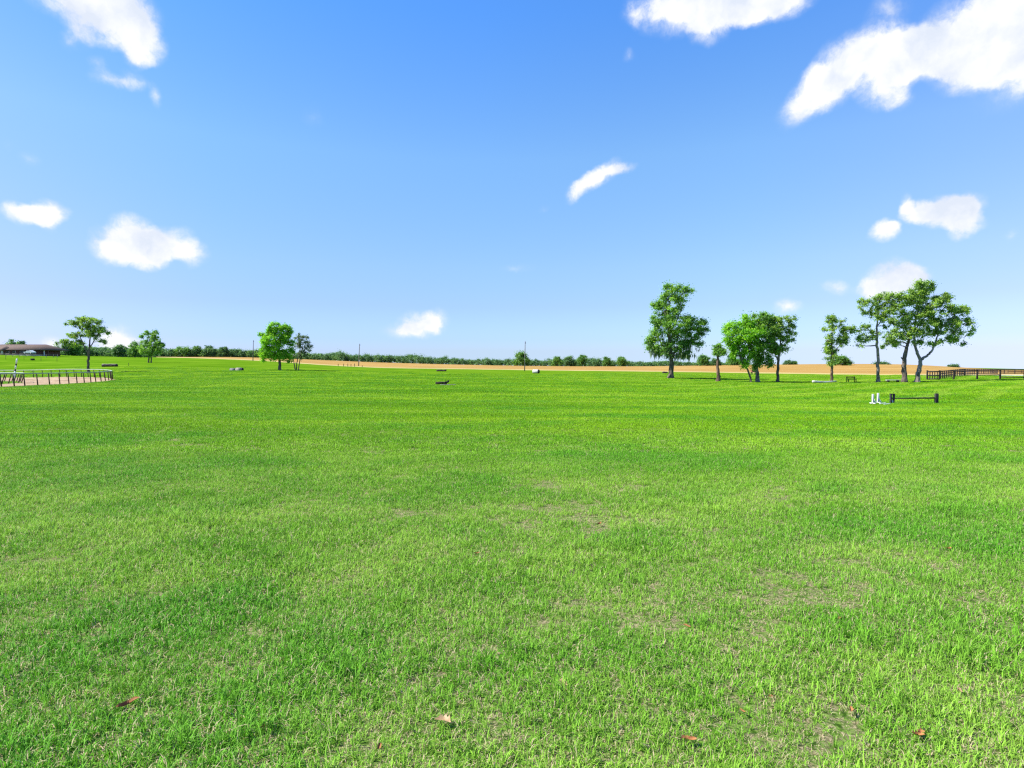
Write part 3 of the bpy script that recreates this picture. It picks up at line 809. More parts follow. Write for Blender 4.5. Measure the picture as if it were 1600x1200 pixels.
tree('leaning_tree', 'tree with a thin leaning trunk and wide bright green crown, left of the dense group', 1174, 76,
     [[(1173,598,.13),(1172,588,.12),(1168,578,.12),(1161,568,.12),(1156,556,.13),(1154,540,.10)],[(1159,565,.09),(1168,545,.07),(1174,525,.05)]],
     [(1150,512,16,12),(1168,505,16,11),(1143,526,14,12),(1160,526,18,14),(1176,520,16,14),(1145,541,9,9),(1155,545,15,11),(1170,545,14,12),(1150,556,12,7,.7),(1166,562,10,8,.7),(1162,572,7,6,.5)],
     'bright', 'bark', 0.18, 1.15, PG, 13, clump=0.5, n_leaf=72)
tree('dense_tree', 'upright tree at the middle of the dense group with crown reaching low over the pasture', 1184, 77,
     [[(1184,598,.27),(1183,585,.22),(1182,570,.20),(1183,545,.14),(1188,515,.07)],[(1186,598,.16),(1184.5,588,.12),(1183,578,.09)]],
     [(1190,497,16,9),(1178,508,14,11),(1200,506,14,12),(1188,518,18,14),(1206,522,13,12),(1180,538,15,12),(1198,540,16,13),(1176,556,12,11),(1192,558,15,12),(1200,566,9,7),(1184,570,10,8),(1208,544,10,10)],
     'oak', 'bark_pale', 0.18, 1.15, PG, 14, clump=0.5, n_leaf=72)
tree('tree', 'slim tree on the right edge of the dense group with airy branches reaching right', 1215, 77,
     [[(1215,597,.20),(1215.5,580,.17),(1216,562,.16),(1219,545,.11),(1220,520,.06)],[(1216,563,.09),(1210,556,.06),(1207,548,.04)],[(1218,545,.08),(1228,525,.05),(1236,512,.03)]],
     [(1215,502,12,9),(1208,514,12,11),(1222,514,12,11),(1234,498,9,6,.7),(1240,520,7,6,.55),(1234,512,7,6,.5),(1214,530,14,11),(1224,546,8,7,.8),(1211,547,10,9),(1239,531,6,4,.5),(1228,532,8,8,.6),(1203,505,10,8)],
     'olive', 'bark', 0.17, 1.0, PG, 15, clump=0.42, n_leaf=60)
tree('tree', 'small airy tree behind the white fallen pole', 1299, 76,
     [[(1299,597,.19),(1299.5,585,.16),(1300,570,.14),(1300,550,.10),(1300,525,.06),(1300,505,.03)],[(1300,562,.08),(1308,545,.06),(1318,530,.04)]],
     [(1294,500,9,7,.7),(1306,500,9,7,.7),(1315,502,5,4,.5),(1296,515,9,8,.7),(1312,510,7,6,.5),(1290,533,6,7,.6),(1300,530,9,9,.8),(1316,528,10,8,.9),(1328,512,9,6,.9),(1322,517,9,7,.8),(1332,518,6,5,.7),(1303,545,12,9,.9),(1294,551,8,7,.7),(1314,536,9,8,.8),(1300,560,10,8,.8),(1297,568,7,5,.6)],
     'olive', 'bark_brown', 0.16, 0.95, PG, 16, clump=0.36, n_leaf=50)
tree('tree', 'tall slender pale-trunked tree between the small airy tree and the two thick trunks', 1372, 76,
     [[(1372,597,.22),(1372,575,.19),(1372,560,.17),(1370.5,535,.15),(1370,510,.10),(1372,485,.06),(1374,465,.03)],[(1370,527,.07),(1360,518,.05),(1352,510,.03)],[(1370,512,.07),(1380,495,.05),(1385,480,.03)]],
     [(1350,474,9,7,.7),(1342,482,5,5,.5),(1362,476,9,7,.7),(1374,468,10,8,.9),(1386,462,9,7,.9),(1378,482,11,9,.9),(1355,488,8,7,.6),(1366,494,9,8,.7),(1378,498,9,9,.9),(1352,512,8,6,.6),(1344,516,6,5,.5),(1350,530,11,8,1.),(1342,540,6,5,.6),(1360,524,9,6,.8),(1374,520,6,6,.5),(1383,508,7,6,.5),(1390,476,8,7,.7)],
     'olive', 'bark_pale', 0.16, 0.95, PG, 17, clump=0.38, n_leaf=52)
tree('tree', 'thick straight-trunked tree just left of the forked tree', 1413, 75,
     [[(1413,596,.31),(1412.5,575,.28),(1413,560,.25),(1417,542,.20),(1421,530,.14),(1424,510,.09)],[(1420,532,.1),(1408,522,.07),(1398,518,.04)],[(1411,562,.10),(1409,558,.05)]],
     [(1395,465,9,7,.8),(1406,464,10,7,.9),(1402,478,12,9,.9),(1392,487,8,7,.6),(1408,492,11,8,.8),(1396,503,11,6,.8),(1411,508,11,8,.8),(1385,526,7,7,.6),(1398,523,12,9,1.),(1411,524,12,9,1.),(1390,535,9,7,.8),(1404,537,10,6,.8),(1378,541,4,4,.4),(1420,516,8,8,.8)],
     'olive', 'bark', 0.17, 1.0, PG, 18, clump=0.4, n_leaf=55)
tree('forked_tree', 'rightmost big tree whose trunk forks low into two pale limbs', 1434, 75,
     [[(1433,595,.34),(1434,585,.28),(1437,575,.25),(1439,562,.22)],[(1439,563,.20),(1433,552,.17),(1430,540,.15),(1429,520,.12),(1432,495,.09),(1440,470,.05)],
      [(1439,562,.19),(1448,556,.14),(1456,548,.13),(1460,536,.11),(1464,522,.08),(1475,505,.06),(1490,495,.04)],[(1430,515,.09),(1445,495,.07),(1452,475,.04)]],
     [(1440,447,11,8),(1453,447,12,8),(1432,456,10,8),(1462,450,7,6,.7),(1446,460,14,9,1.1),(1428,472,12,10,1.1),(1446,476,16,11,1.2),(1464,470,11,9),(1476,467,11,8,1.),(1484,466,6,5,.6),
      (1436,490,15,10,1.1),(1456,490,15,10,1.),(1474,482,10,8,.9),(1420,470,9,8),(1425,500,11,8,.9),(1450,506,15,9,.9),(1468,504,13,9,1.),(1500,482,11,7),(1508,487,9,7,.8),(1490,490,10,7,.7),(1498,501,15,7,1.1),(1514,504,8,6,.8),
      (1520,515,6,6,.7),(1484,507,12,8,.9),(1435,522,11,8,.8),(1450,520,12,7,.7),(1468,520,11,7,.8),(1492,518,13,8,1.),(1500,530,9,6,.8),(1506,537,5,4,.5),(1480,527,8,6,.6),(1432,535,9,5,.7),(1462,535,9,5,.6),(1452,537,5,4,.4),(1517,522,5,4,.4)],
     'olive', 'bark_pale', 0.17, 1.0, PG, 19, clump=0.42, n_leaf=62)
LG = 'scattered trees standing in the pasture on the left'
tree('tree', 'airy spreading tree beside the curved track rail', 138, 105,
     [[(138,583,.24),(138,570,.21),(138,555,.19),(140,540,.13),(141,522,.08)],[(138,553,.11),(130,538,.08),(124,522,.06)],[(139,545,.1),(150,528,.07),(158,518,.04)]],
     [(124,500,7,5,.8),(113,503,6,4,.6),(104,506,3,3,.3),(118,508,6,4,.7),(136,500,9,6,.9),(148,502,9,6,.9),(155,502,4,4,.6),(130,511,10,6,.9),(144,512,10,7,1.),(138,521,12,7,1.),(122,525,8,6,.8),(111,526,6,4,.6),(100,533,7,5,.8),(92,536,4,4,.6),(110,538,9,5,.8),(122,537,8,5,.7),(154,516,8,5,.8),(164,517,6,5,.7),(169,521,4,3,.5),(158,533,6,4,.7),(150,525,6,5,.5)],
     'olive', 'bark', 0.18, 1.1, LG, 21, clump=0.42, n_leaf=52)
tree('tree', 'small dark tree with twin stems in front of the left treeline', 234, 158,
     [[(232.5,565,.18),(232.5,556,.15),(233,545,.1),(233,530,.06)],[(236,565,.16),(236,556,.14),(237,545,.1),(241,530,.05)]],
     [(228,521,6,4),(240,521,7,4,.7),(232,528,8,6),(242,528,6,5,.7),(222,527,4,3,.6),(227,538,9,6),(240,538,10,7),(251,535,5,4,.7),(254,541,5,4),(229,548,9,6),(244,547,10,7),(220,544,6,5,.9),(234,553,7,4,.8)],
     'oak', 'bark', 0.24, 1.2, LG, 22, clump=0.55, n_leaf=45)
tree('tree', 'bright green round-crowned tree, fullest on the left side of the pasture', 437, 118,
     [[(437,579,.30),(437,568,.27),(437,558,.22),(436,540,.15),(436,520,.08)],[(437,562,.13),(450,550,.09)],[(437,562,.13),(424,552,.09)]],
     [(428,512,9,7),(440,511,8,6),(448,517,8,6),(422,520,9,8),(435,520,12,8),(413,525,7,6),(446,526,9,6,.8),(425,532,12,9),(414,535,8,7),(438,534,12,9),(452,535,8,7),(418,545,10,7),(435,547,13,9),(450,549,9,8),(411,556,6,7,.9),(424,557,9,7),(440,558,10,6),(453,560,6,6,.8),(411,563,3,4,.6)],
     'bright', 'bark', 0.22, 1.35, LG, 23, clump=0.55, n_leaf=62)
tree('tree', 'thin grey multi-stemmed tree touching the bright round-crowned tree', 462, 121,
     [[(461.5,579,.13),(460,570,.10),(458,562,.08),(462,545,.06)],[(463,579,.11),(463.5,565,.09),(468,545,.06),(470,530,.04)],[(466,579,.11),(468,568,.09),(471,552,.07),(474,538,.05)]],
     [(466,527,6,5,.7),(477,528,6,4,.7),(470,534,8,5,.8),(481,536,5,4,.7),(486,540,3,3,.4),(464,541,7,5,.7),(477,543,7,5,.7),(484,548,4,3,.5),(470,550,7,4,.6),(478,552,6,3,.5),(471,558,6,4,.5)],
     'greyleaf', 'bark', 0.17, 0.9, LG, 24, clump=0.38, n_leaf=42)

# far trees that stand out one by one
def far_tree(px, top, half, Y, label, leaf='farleaf', seed=1, group='single trees standing out from the far treeline', low=None):
    g = ground(px, Y); k = m_per_px(Y)
    # picture row of the ground there
    s = (g.z - CAM_H) / Y
    row = 600 - F*math.tan(math.atan(s) + PITCH)
    hgt = row - top
    r = np.random.default_rng(seed)
    bl = []
    cy = top + hgt*0.45
    for q in range(7):
        a = r.uniform(-1, 1); b_ = r.uniform(-1, 1)
        bl.append((px + a*half*0.55, cy + b_*hgt*0.22 + abs(a)*hgt*0.08, half*r.uniform(.45, .65), hgt*r.uniform(.24, .34)))
    bl += [(px, top + hgt*0.24, half*.55, hgt*.26), (px - half*.55, row - hgt*.26, half*.45, hgt*.28), (px + half*.55, row - hgt*.26, half*.45, hgt*.28)]
    cl = max(0.5, half*k*0.30)
    return tree('far_tree', label, px, Y, [[(px, row+0.5, .22), (px, row - hgt*.3, .18), (px+half*.1, row - hgt*.6, .08)]], bl, leaf, 'bark', cl*0.42, 1.15, group, seed, clump=cl, n_leaf=34)
FT = [
 (813,549.5,14,395,'large round tree behind the middle utility pole','farleaf'),
 (871,557.5,9,400,'low broad dark tree right of the large round tree behind the utility pole','farleaf'),
 (890,557,10,405,'broad far tree between the low dark tree and the tallest narrow one','fargrey'),
 (910,554,8.5,405,'tallest narrow tree in the middle cluster of the far treeline','farleaf'),
 (932,564,6.5,400,'small round dark bush-like tree in a dip of the far treeline','fargrey'),
 (949,557,8,405,'round tree with bare trunk in the far treeline left of the conical one','farleaf'),
 (973,557,9,405,'conical tree in the far treeline right of the round tree','farleaf'),
 (1100,556.5,11,400,'round tree in the far treeline seen just left of the short bare trunk','farleaf'),
 (1118,560,8,405,'hazy tree in the far treeline directly behind the short bare trunk','fargrey'),
 (1145,559,12,400,'broad tree in the far treeline seen right of the short bare trunk','farleaf'),
 (1232,564,9,420,'low tree on the tan ridge right of the dense group','fargrey'),
 (1242,565,5,420,'small dark tree at the right end of the clump on the tan ridge','farleaf'),
 (1316,556,14,330,'dark mound-shaped tree on the tan ridge behind the small airy tree','farleaf'),
 (20,532,16,300,'wide tree crown rising behind the left end of the house roof','farleaf'),
 (34,533,9,300,'tree crown rising behind the middle of the house roof','fargrey'),
 (102,535,8,270,'dark tree at the left start of the treeline past the house','fargrey'),
 (116,537,9,272,'bright tree behind the airy spreading tree by the track','farleaf'),
 (185,538,10,290,'blue-green tree rising in the treeline between the two left trees','fargrey'),
 (211,535,11,285,'rounded tree just left of the twin-stemmed tree','farleaf'),
 (286,542,14,320,'long low rounded crown right of the twin-stemmed tree','farleaf'),
 (308,541,7,325,'narrower crown with a raised top, right of the long low rounded crown','farleaf'),
 (327,541,12,330,'wide blue-green crown in the left treeline','fargrey'),
 (351,542,8,335,'small-topped tree in the left treeline, right of the wide blue-green crown','fargrey'),
 (372,545,10,340,'blue-green tree just left of the left utility pole','fargrey'),
 (405,546,10,345,'tree between the left utility pole and the bright round tree','farleaf'),
 (1378,567.5,12,400,'flat dark thicket on the tan ridge behind the slender pale-trunked tree','fargrey'),
 (1490,570.5,9,420,'tiny flat thicket on the skyline above the black fence','fargrey'),
]
for q, (px, top, half, Y, lab, lf) in enumerate(FT):
    far_tree(px, top, half, Y, lab, lf, 300+q)

# the woodland behind, which reads as one mass
def treeline():
    r = np.random.default_rng(55)
    px_t = [-60, 0, 78, 95, 130, 160, 200, 260, 300, 340, 380, 440, 490, 520, 560, 600, 650, 700, 740, 780, 850, 900, 950, 1000, 1040, 1100, 1150, 1168]
    top_t = [545, 545, 546.5, 544, 543.5, 544.5, 545, 547, 547, 547, 549, 551, 553, 553.5, 555, 556, 557.5, 560.5, 562, 563.5, 563.5, 562, 564, 566.5, 566.5, 566.5, 567, 569]
    cs, cr, sz = [], [], []
    px = -40.0
    while px < 1170:
        Y = float(np.interp(px, [0, 120, 400, 700, 1170], [300, 290, 350, 420, 440])) + r.uniform(-8, 18)
        g = ground(px, Y); k = m_per_px(Y)
        s = (g.z - CAM_H)/Y; row = 600 - F*math.tan(math.atan(s) + PITCH)
        top = float(np.interp(px, px_t, top_t)) + r.normal(0, 1.0) - 0.6 - 1.8*max(0, math.sin(px*0.11) + math.sin(px*0.047 + 2) - .5) - (2.2 if r.random() < .08 else 0)
        hg = max(row - top, 1.5) * k; wd = r.uniform(3.0, 6.5)
        for q in range(15):
            t = r.uniform(0, 1)
            cs.append([g.x + r.normal(0, wd*.35)*(1.1-.5*t), g.y + r.normal(0, 2.0), g.z + hg*(0.10 + 0.80*t)])
            cr.append(hg * r.uniform(.18, .33))
        px += r.uniform(1.6, 3.2)
    cs = np.array(cs); cr = np.array(cr)
    V, Qd, tone = leaf_cloud(cs, cr, 52, 0.55, r, flat=0.8)
    o = mesh_np('treeline', V, Qd, M['fargrey'], attrs={'tone': tone})
    tag(o, 'long low band of dark woodland along the far edge of the fields', 'woodland', kind='stuff')
treeline()

# ------------------------------------------------------------------ utility poles
def utility_pole(px, base_row, top_row, Y, label, lean=0.0, arm=False):
    b = ground(px, Y); top = at(px + lean, top_row, Y)
    root = thing('utility_pole', label, 'utility pole', b, group='wooden utility poles across the field')
    v = top - b
    MB().tube([Vector((0,0,-.3)), v*0.5, v], [0.17, 0.145, 0.11], 10).build('pole', M['polewood'], root, True)
    MB().tube([v*0.965 + Vector((-.02,0,0)), v*0.965 + Vector((-.02,0,0.0)) + Vector((0,0,.25))], 0.05, 8).box(v*0.94 + Vector((0.16,0,0)), (.14,.14,.45), bev=.02).build('insulator', M['metal'], root)
    MB().box(v*0.12 + Vector((0,-.16,0)), (.06,.03,1.6)).build('guard_strip', M['brownwood'], root)
utility_pole(395.5, 564, 531.5, 235, 'left utility pole, rising from the crop edge beside the bright round tree', 0.4)
utility_pole(560.3, 575, 537, 215, 'plain utility pole by the short row of posts, second from the left', 1.6)
utility_pole(819.7, 579, 533, 190, 'tallest utility pole, standing in front of the round far tree', 0.9)

# ------------------------------------------------------------------ black plank fence on the right
def plank_fence():
    pts = [(1449, 84), (1468, 83), (1490.5, 82), (1527, 80.5), (1563, 79), (1601, 77.5), (1642, 76)]
    base = ground(*pts[0])
    root = thing('plank_fence', 'dark three-board fence with square posts running off the right edge', 'fence', base)
    P = [ground(a, b) - base for a, b in pts]
    for q in P:
        MB().box((q.x, q.y, q.z + 0.62), (.17, .17, 1.55), bev=.015).build('post', M['darkwood'], root)
    for q in range(1, len(P)-1):
        a, b = P[q], P[q+1]; d = b - a; L_ = d.length
        for hgt in (1.28, 0.86, 0.30) if q >= 4 else (1.28,) if q in (1, 2) else (1.28, 0.62):
            m = MB(); c = (a + b)/2 + Vector((0, -.11, hgt))
            m.add(*board(a + Vector((0,-.11,hgt)), b + Vector((0,-.11,hgt)), .035, .14 if hgt > 1 else .13)); m.build('board', M['darkwood'] if hgt > 1 or q >= 4 else M['brownwood'], root)
def board(a, b, th, hh):
    d = (b - a); n = Vector((-d.y, d.x, 0)).normalized() * th/2; u = Vector((0, 0, hh/2))
    V = [a-n-u, a+n-u, a+n+u, a-n+u, b-n-u, b+n-u, b+n+u, b-n+u]
    return np.array([list(v) for v in V]), [[0,1,2,3],[4,7,6,5],[0,4,5,1],[1,5,6,2],[2,6,7,3],[3,7,4,0]]
plank_fence()
def panel_gate():
    a, b = ground(1449, 83.6), ground(1468, 82.6)
    root = thing('slatted_panel', 'black slatted gate panel at the left end of the dark board fence', 'gate', a)
    d = b - a
    for k in range(6):
        p = d*(k/5)
        MB().box((p.x, p.y-.05, p.z + 0.66), (.13, .06, 1.28), bev=.01).build('upright', M['blackwood'], root)
    for hgt in (0.12, 0.66, 1.22):
        m = MB(); m.add(*board(Vector((0,-.10,hgt)), d + Vector((0,-.10,hgt)), .04, .17)); m.build('crossboard', M['blackwood'], root)
panel_gate()
def fence_run(pts, hgts, spacing, label, mt='brownwood', post_h=1.25, post_w=.13, th=.12):
    base = ground(*pts[0]); root = thing('board_fence', label, 'fence', base)
    P = np.array([list(ground(a, b) - base) for a, b in pts])
    S = spline(P, 0.5)
    L = np.concatenate([[0], np.cumsum(np.linalg.norm(np.diff(S, axis=0), axis=1))])
    idx = [int(np.argmin(abs(L - s))) for s in np.arange(0, L[-1], spacing)]
    for i_ in idx:
        q = S[i_]; MB().box((q[0], q[1], q[2] + post_h/2 - .1), (post_w, post_w, post_h + .2), bev=.01).build('post', M[mt], root)
    for hg in hgts:
        m = MB()
        for a_, b_ in zip(idx[:-1], idx[1:]):
            m.add(*board(Vector(S[a_]) + Vector((0,-.09,hg)), Vector(S[b_]) + Vector((0,-.09,hg)), .04, th))
        m.build('board', M[mt], root)
fence_run([(1470, 86), (1482, 92), (1496, 99), (1510, 104)], (1.15, .8, .45), 2.0, 'brown board fence falling away behind the left end of the dark fence', 'darkwood', 1.25)
fence_run([(1500, 100), (1520, 112), (1545, 125), (1560, 138)], (1.2, .75, .35), 2.4, 'brown board fence climbing behind the middle posts of the dark fence', 'brownwood', 1.3)
fence_run([(1553, 122), (1580, 124), (1612, 126), (1650, 128)], (1.2, .7), 3.5, 'weathered board fence seen through the dark fence at the right edge', 'brownwood', 1.3)
fence_run([(1575, 205), (1610, 205), (1660, 205)], (1.3, .8), 5, 'far dark rail fence on the skyline at the right edge', 'brownwood', 1.4)
# pale sandy yard behind the fence
def sand_yard():
    c = ground(1545, 112); n = 40
    ang = np.linspace(0, 2*math.pi, n, endpoint=False)
    X = c.x + 13*np.cos(ang) + 0.8*np.sin(3*ang); Yy = c.y + 8*np.sin(ang)
    V = [[c.x, c.y, tz(c.x, c.y) + .06]]
    for f in (.5, 1.0):
        for a, b in zip(X, Yy):
            xx, yy = c.x + (a-c.x)*f, c.y + (b-c.y)*f; V.append([xx, yy, tz(xx, yy) + .06])
    T = [[0, 1+i, 1+(i+1) % n] for i in range(n)]; Q = [[1+i, 1+n+i, 1+n+(i+1) % n, 1+(i+1) % n] for i in range(n)]
    o = mesh_np('ground_patch', V, [np.array(Q), np.array(T)], M['concrete'], smooth=True)
    tag(o, 'pale sandy strip behind the dark board fence', 'sand', kind='structure')
sand_yard()

# ------------------------------------------------------------------ practice jump
def jump():
    Y = 36.0
    a, b = ground(1395, Y), ground(1464.5, Y)
    root = thing('horse_jump', 'low black horse jump with one rail between two short black uprights', 'horse jump', a)
    d = b - a; ph = 15.6*m_per_px(Y)
    for x_, nm in ((-0.085, 'upright_board'), (0.10, 'upright_board')):
        MB().box((x_, 0, ph/2 - .03), (.085, .12, ph + .06), bev=.008, ry=0.05 if x_ > 0 else -0.02).build(nm, M['blackwood'], root)
    MB().box((0.01, -.01, ph*0.52), (.12, .10, .06), bev=.005).box((0.01, -.01, ph*0.93), (.12, .10, .05), bev=.005).build('crosspiece', M['blackwood'], root)
    MB().box((0.01, 0.0, ph*0.18), (.10, .09, .18), bev=.01).build('white_block', M['white'], root)
    MB().box((d.x, d.y, d.z + ph/2 - .03), (.18, .15, ph + .06), bev=.01).build('upright_post', M['blackwood'], root)
    p0 = Vector((.13, -.02, ph*.52)); p1 = Vector((d.x - .1, d.y, d.z + ph*.55))
    MB().tube([p0, p0*.6 + p1*.4, p0*.3+p1*.7, p1], [0.032, .042, .045, .045], 8).build('rail', M['blackwood'], root, True)
jump()
def standard(px, Y, label, hpx, rz):
    g = ground(px, Y); root = thing('jump_standard', label, 'jump standard', g, rz, group='white jump standards beside the black jump')
    H = hpx*m_per_px(Y)
    MB().box((0, 0, H/2), (.10, .09, H), bev=.012).build('upright', M['white'], root)
    MB().box((0, 0, .05), (.08, .50, .07), bev=.01).box((0.03, 0, .045), (.32, .07, .065), bev=.01).build('foot', M['white'], root)
    MB().add(*board(Vector((.03, 0, .32)), Vector((.21, 0, .06)), .05, .08)).build('brace', M['white'], root)
standard(1365.0, 35.6, 'short white upright jump standard, farther from the black jump', 15.5, 0.1)
standard(1373.0, 36.2, 'short white upright jump standard, nearer the black jump', 16, 0.0)
def lying_pole(px0, px1, Y0, Y1, label, r, name='jump_pole', mt='white', bend=0.0, cat='pole', rb=None, grp=None, up=0.0):
    a, b = ground(px0, Y0), ground(px1, Y1)
    root = thing(name, label, cat, a, group=grp)
    v = b - a; rr = r
    n = 9; pts = [v*(q/(n-1)) + Vector((0, 0, r*.8 + up + bend*math.sin(math.pi*q/(n-1)))) for q in range(n)]
    MB().tube(pts, np.linspace(rr, rb or rr, n), 10, wob=.04).build('shaft', M[mt], root, True)
    return root
lying_pole(1376, 1385, 35.2, 36.0, 'short white pole lying in the grass at the foot of the nearer white standard', .038)
lying_pole(1382.5, 1392, 34.8, 35.4, 'short white pole lying in the grass against the black jump upright', .035)
lying_pole(1270.5, 1307, 73.5, 75.2, 'long bleached fallen pole under the small airy tree', .15, 'fallen_pole', 'bleached', -.09, 'fallen pole', .07, up=.12)

def stub_table(px0, px1, Y, H, label, mt='paleboard'):
    a, b = ground(px0, Y), ground(px1, Y)
    root = thing('low_bench', label, 'bench', a); L = (b-a).length
    MB().box((L/2, 0, H), (L, .45, .10), bev=.02).build('seat', M[mt], root)
    for q in (0.14, .86):
        MB().box((L*q, 0, H/2 - .05), (.22, .35, H), bev=.02).build('leg', M['darkwood'], root)
stub_table(1385, 1406, 75.5, .30, 'low pale plank resting on blocks between two trunks', 'bleached')
def park_bench():
    Y = 76.5; a, b = ground(1323, Y), ground(1336.5, Y)
    root = thing('park_bench', 'small dark wooden bench in tree shade', 'bench', a); L = (b-a).length
    MB().box((L/2, -.15, .45), (L, .42, .06), bev=.01).build('seat', M['blackwood'], root)
    m = MB()
    for z_ in (.62, .76): m.box((L/2, .08, z_), (L, .04, .09))
    m.build('backrest', M['blackwood'], root)
    for q in (0.06, .94):
        for yy in (-.32, .06): MB().box((L*q, yy, .40 if yy > 0 else .22), (.08, .07, .85 if yy > 0 else .48)).build('leg', M['blackwood'], root)
        MB().box((L*q, -.13, .64), (.06, .40, .05)).build('armrest', M['blackwood'], root)
park_bench()

# ------------------------------------------------------------------ cross-country jumps and logs out in the field
def log_jump(px0, px1, Y, hpx, label, mt='brownwood', top=None, name='log_jump', rz=0.0):
    a, b = ground(px0, Y), ground(px1, Y)
    root = thing(name, label, 'log jump', a, group='low log jumps scattered over the pasture'); L = (b-a).length; H = hpx*m_per_px(Y)
    rr = H*0.42
    r_ = np.random.default_rng(int(px0))
    pts = [(L*q/8, 0, rr*.9 + r_.normal(0, .03) + H*.10) for q in range(9)]
    MB().tube(pts, [rr*(1+r_.normal(0, .06)) for _ in range(9)], 12, wob=.04).build('log', M[mt], root, True)
    if top: MB().tube([(L*q/6, -.04, H*.92 + r_.normal(0, .02)) for q in range(7)], H*.16, 8, wob=.05).build('upper_log', M[top], root, True)
    for q in (.12, .88): MB().box((L*q, 0, H*.18), (.25, rr*2.4, H*.36), bev=.03).build('support', M['darkwood'], root)
    return root
log_jump(160, 183.5, 128, 4.2, 'long log jump with a pale top, in the grass right of the airy tree', 'darkwood', 'paleboard')
log_jump(682, 697.5, 150, 3.0, 'small dark log jump in the middle distance near the crop edge')
log_jump(1035, 1043, 150, 3.0, 'small dark log jump just left of the tallest oak trunk')
lj = log_jump(680.5, 698, 62, 4.0, 'dark nearest log jump with a stick poking up, in the middle of the pasture', 'darkwood', 'brownwood')
MB().tube([(1.05, -.1, .2), (1.10, -.1, .52)], .03, 6).build('stick', M['darkwood'], lj)
MB().tube([(.95, 0, .16), (1.35, .02, .30), (1.42, .1, .42)], [.09, .11, .1], 8).build('branch_stub', M['darkwood'], lj, True)
lying_pole(688, 712, 60.3, 60.8, 'weathered yellowish ground pole lying before the nearest log jump', .05, 'ground_pole', 'paleboard')
def coop():
    Y = 112; a, b = ground(360, Y), ground(379.5, Y); k = m_per_px(Y)
    root = thing('half_barrel_jump', 'pale two-section half-round jump in front of the bright round tree', 'horse jump', a)
    L = b.x - a.x; H = 4.6*k
    def half(x0, x1, h):
        ang = np.linspace(0, math.pi, 9); V = []
        for x_ in (x0, x1): V += [[x_, math.cos(t)*h*.9, math.sin(t)*h] for t in ang]
        Q = [[j, j+1, 9+j+1, 9+j] for j in range(8)]
        V += [[x0, 0, 0], [x1, 0, 0]]; T = [[18, j+1, j] for j in range(8)] + [[19, 9+j, 9+j+1] for j in range(8)]
        return V, Q, T
    m = MB(); m.add(*half(0, L*.46, H*.72)); m.build('lower_section', M['polewood'], root)
    m = MB(); m.add(*half(L*.48, L*.92, H*.9)); m.build('pale_section', M['paleboard'], root)
    m = MB(); m.add(*half(L*.93, L, H*.86)); m.build('dark_end', M['blackwood'], root)
coop()
def barrel_jump():
    Y = 140; a, b = ground(833, Y), ground(844, Y); k = m_per_px(Y)
    root = thing('barrel', 'fat white barrel with dark open end lying in the pasture near the crop edge', 'barrel', a, rz=-0.5)
    L = 10*k; rr = 3.1*k
    ring = lambda x_, r_: [[x_, math.cos(t)*r_, rr + math.sin(t)*r_] for t in np.linspace(0, 2*math.pi, 17)[:-1]]
    V = ring(0, rr*.9) + ring(L*.04, rr) + ring(L*.48, rr*1.03) + ring(L*.92, rr) + ring(L*.94, rr*.95)
    Q = [[s*16+j, s*16+(j+1) % 16, (s+1)*16+(j+1) % 16, (s+1)*16+j] for s in range(4) for j in range(16)]
    V.append([0, 0, rr]); T = [[80, (j+1) % 16, j] for j in range(16)]
    mesh_np('shell', np.array(V), [np.array(Q), np.array(T)], M['bleached'], root, True)
    V = ring(L*.925, rr*1.02) + ring(L*1.02, rr*.98) + [[L*1.02, 0, rr]]
    Q = [[j, (j+1) % 16, 16+(j+1) % 16, 16+j] for j in range(16)]; T = [[32, 16+j, 16+(j+1) % 16] for j in range(16)]
    mesh_np('dark_end', np.array(V), [np.array(Q), np.array(T)], M['blackwood'], root, True)
    MB().box((L*.25, -rr*.55, rr*.2), (.25, .3, rr*.5), bev=.03).box((L*.75, -rr*.55, rr*.2), (.25, .3, rr*.5), bev=.03).build('chock', M['darkwood'], root)
barrel_jump()
def rust_box():
    Y = 118; a = ground(1177.5, Y); k = m_per_px(Y)
    root = thing('feed_trough', 'small rusty red trough on legs between the leaning and upright trunks', 'trough', a)
    MB().box((0, 0, .72), (7*k, .6, .42), bev=.05).build('tub', M['rust'], root)
    for sx in (-.35, .35): 
        for sy in (-.22, .22): MB().box((sx, sy, .25), (.08, .08, .52)).build('leg', M['darkwood'], root)
rust_box()
# short posts standing in front of the crop
for k_, (px, hp, lb) in enumerate([(528.5, 3.6, 'short fence post at the left end of the post row by the crop'), (537, 4.2, 'post second from the left in the row by the crop'),
        (543.5, 4.6, 'dark post in the middle of the row by the crop'), (548.5, 4.2, 'post right of the dark middle post in the row by the crop'),
        (554, 5.0, 'tallest thin post left of the second utility pole'), (566, 2.6, 'low stump of a post just right of the second utility pole')]):
    Y = 205; g = ground(px, Y); root = thing('fence_post', lb, 'fence post', g, group='short posts by the crop edge')
    H = hp*m_per_px(Y)
    MB().tube([(0,0,-.1), (0,0,H*.5), (0.03,0,H)], [.11,.10,.09], 8).build('shaft', M['darkwood'], root, True)
    MB().box((0,0,H*.75), (.26,.1,.12)).build('cross_tie', M['brownwood'], root)
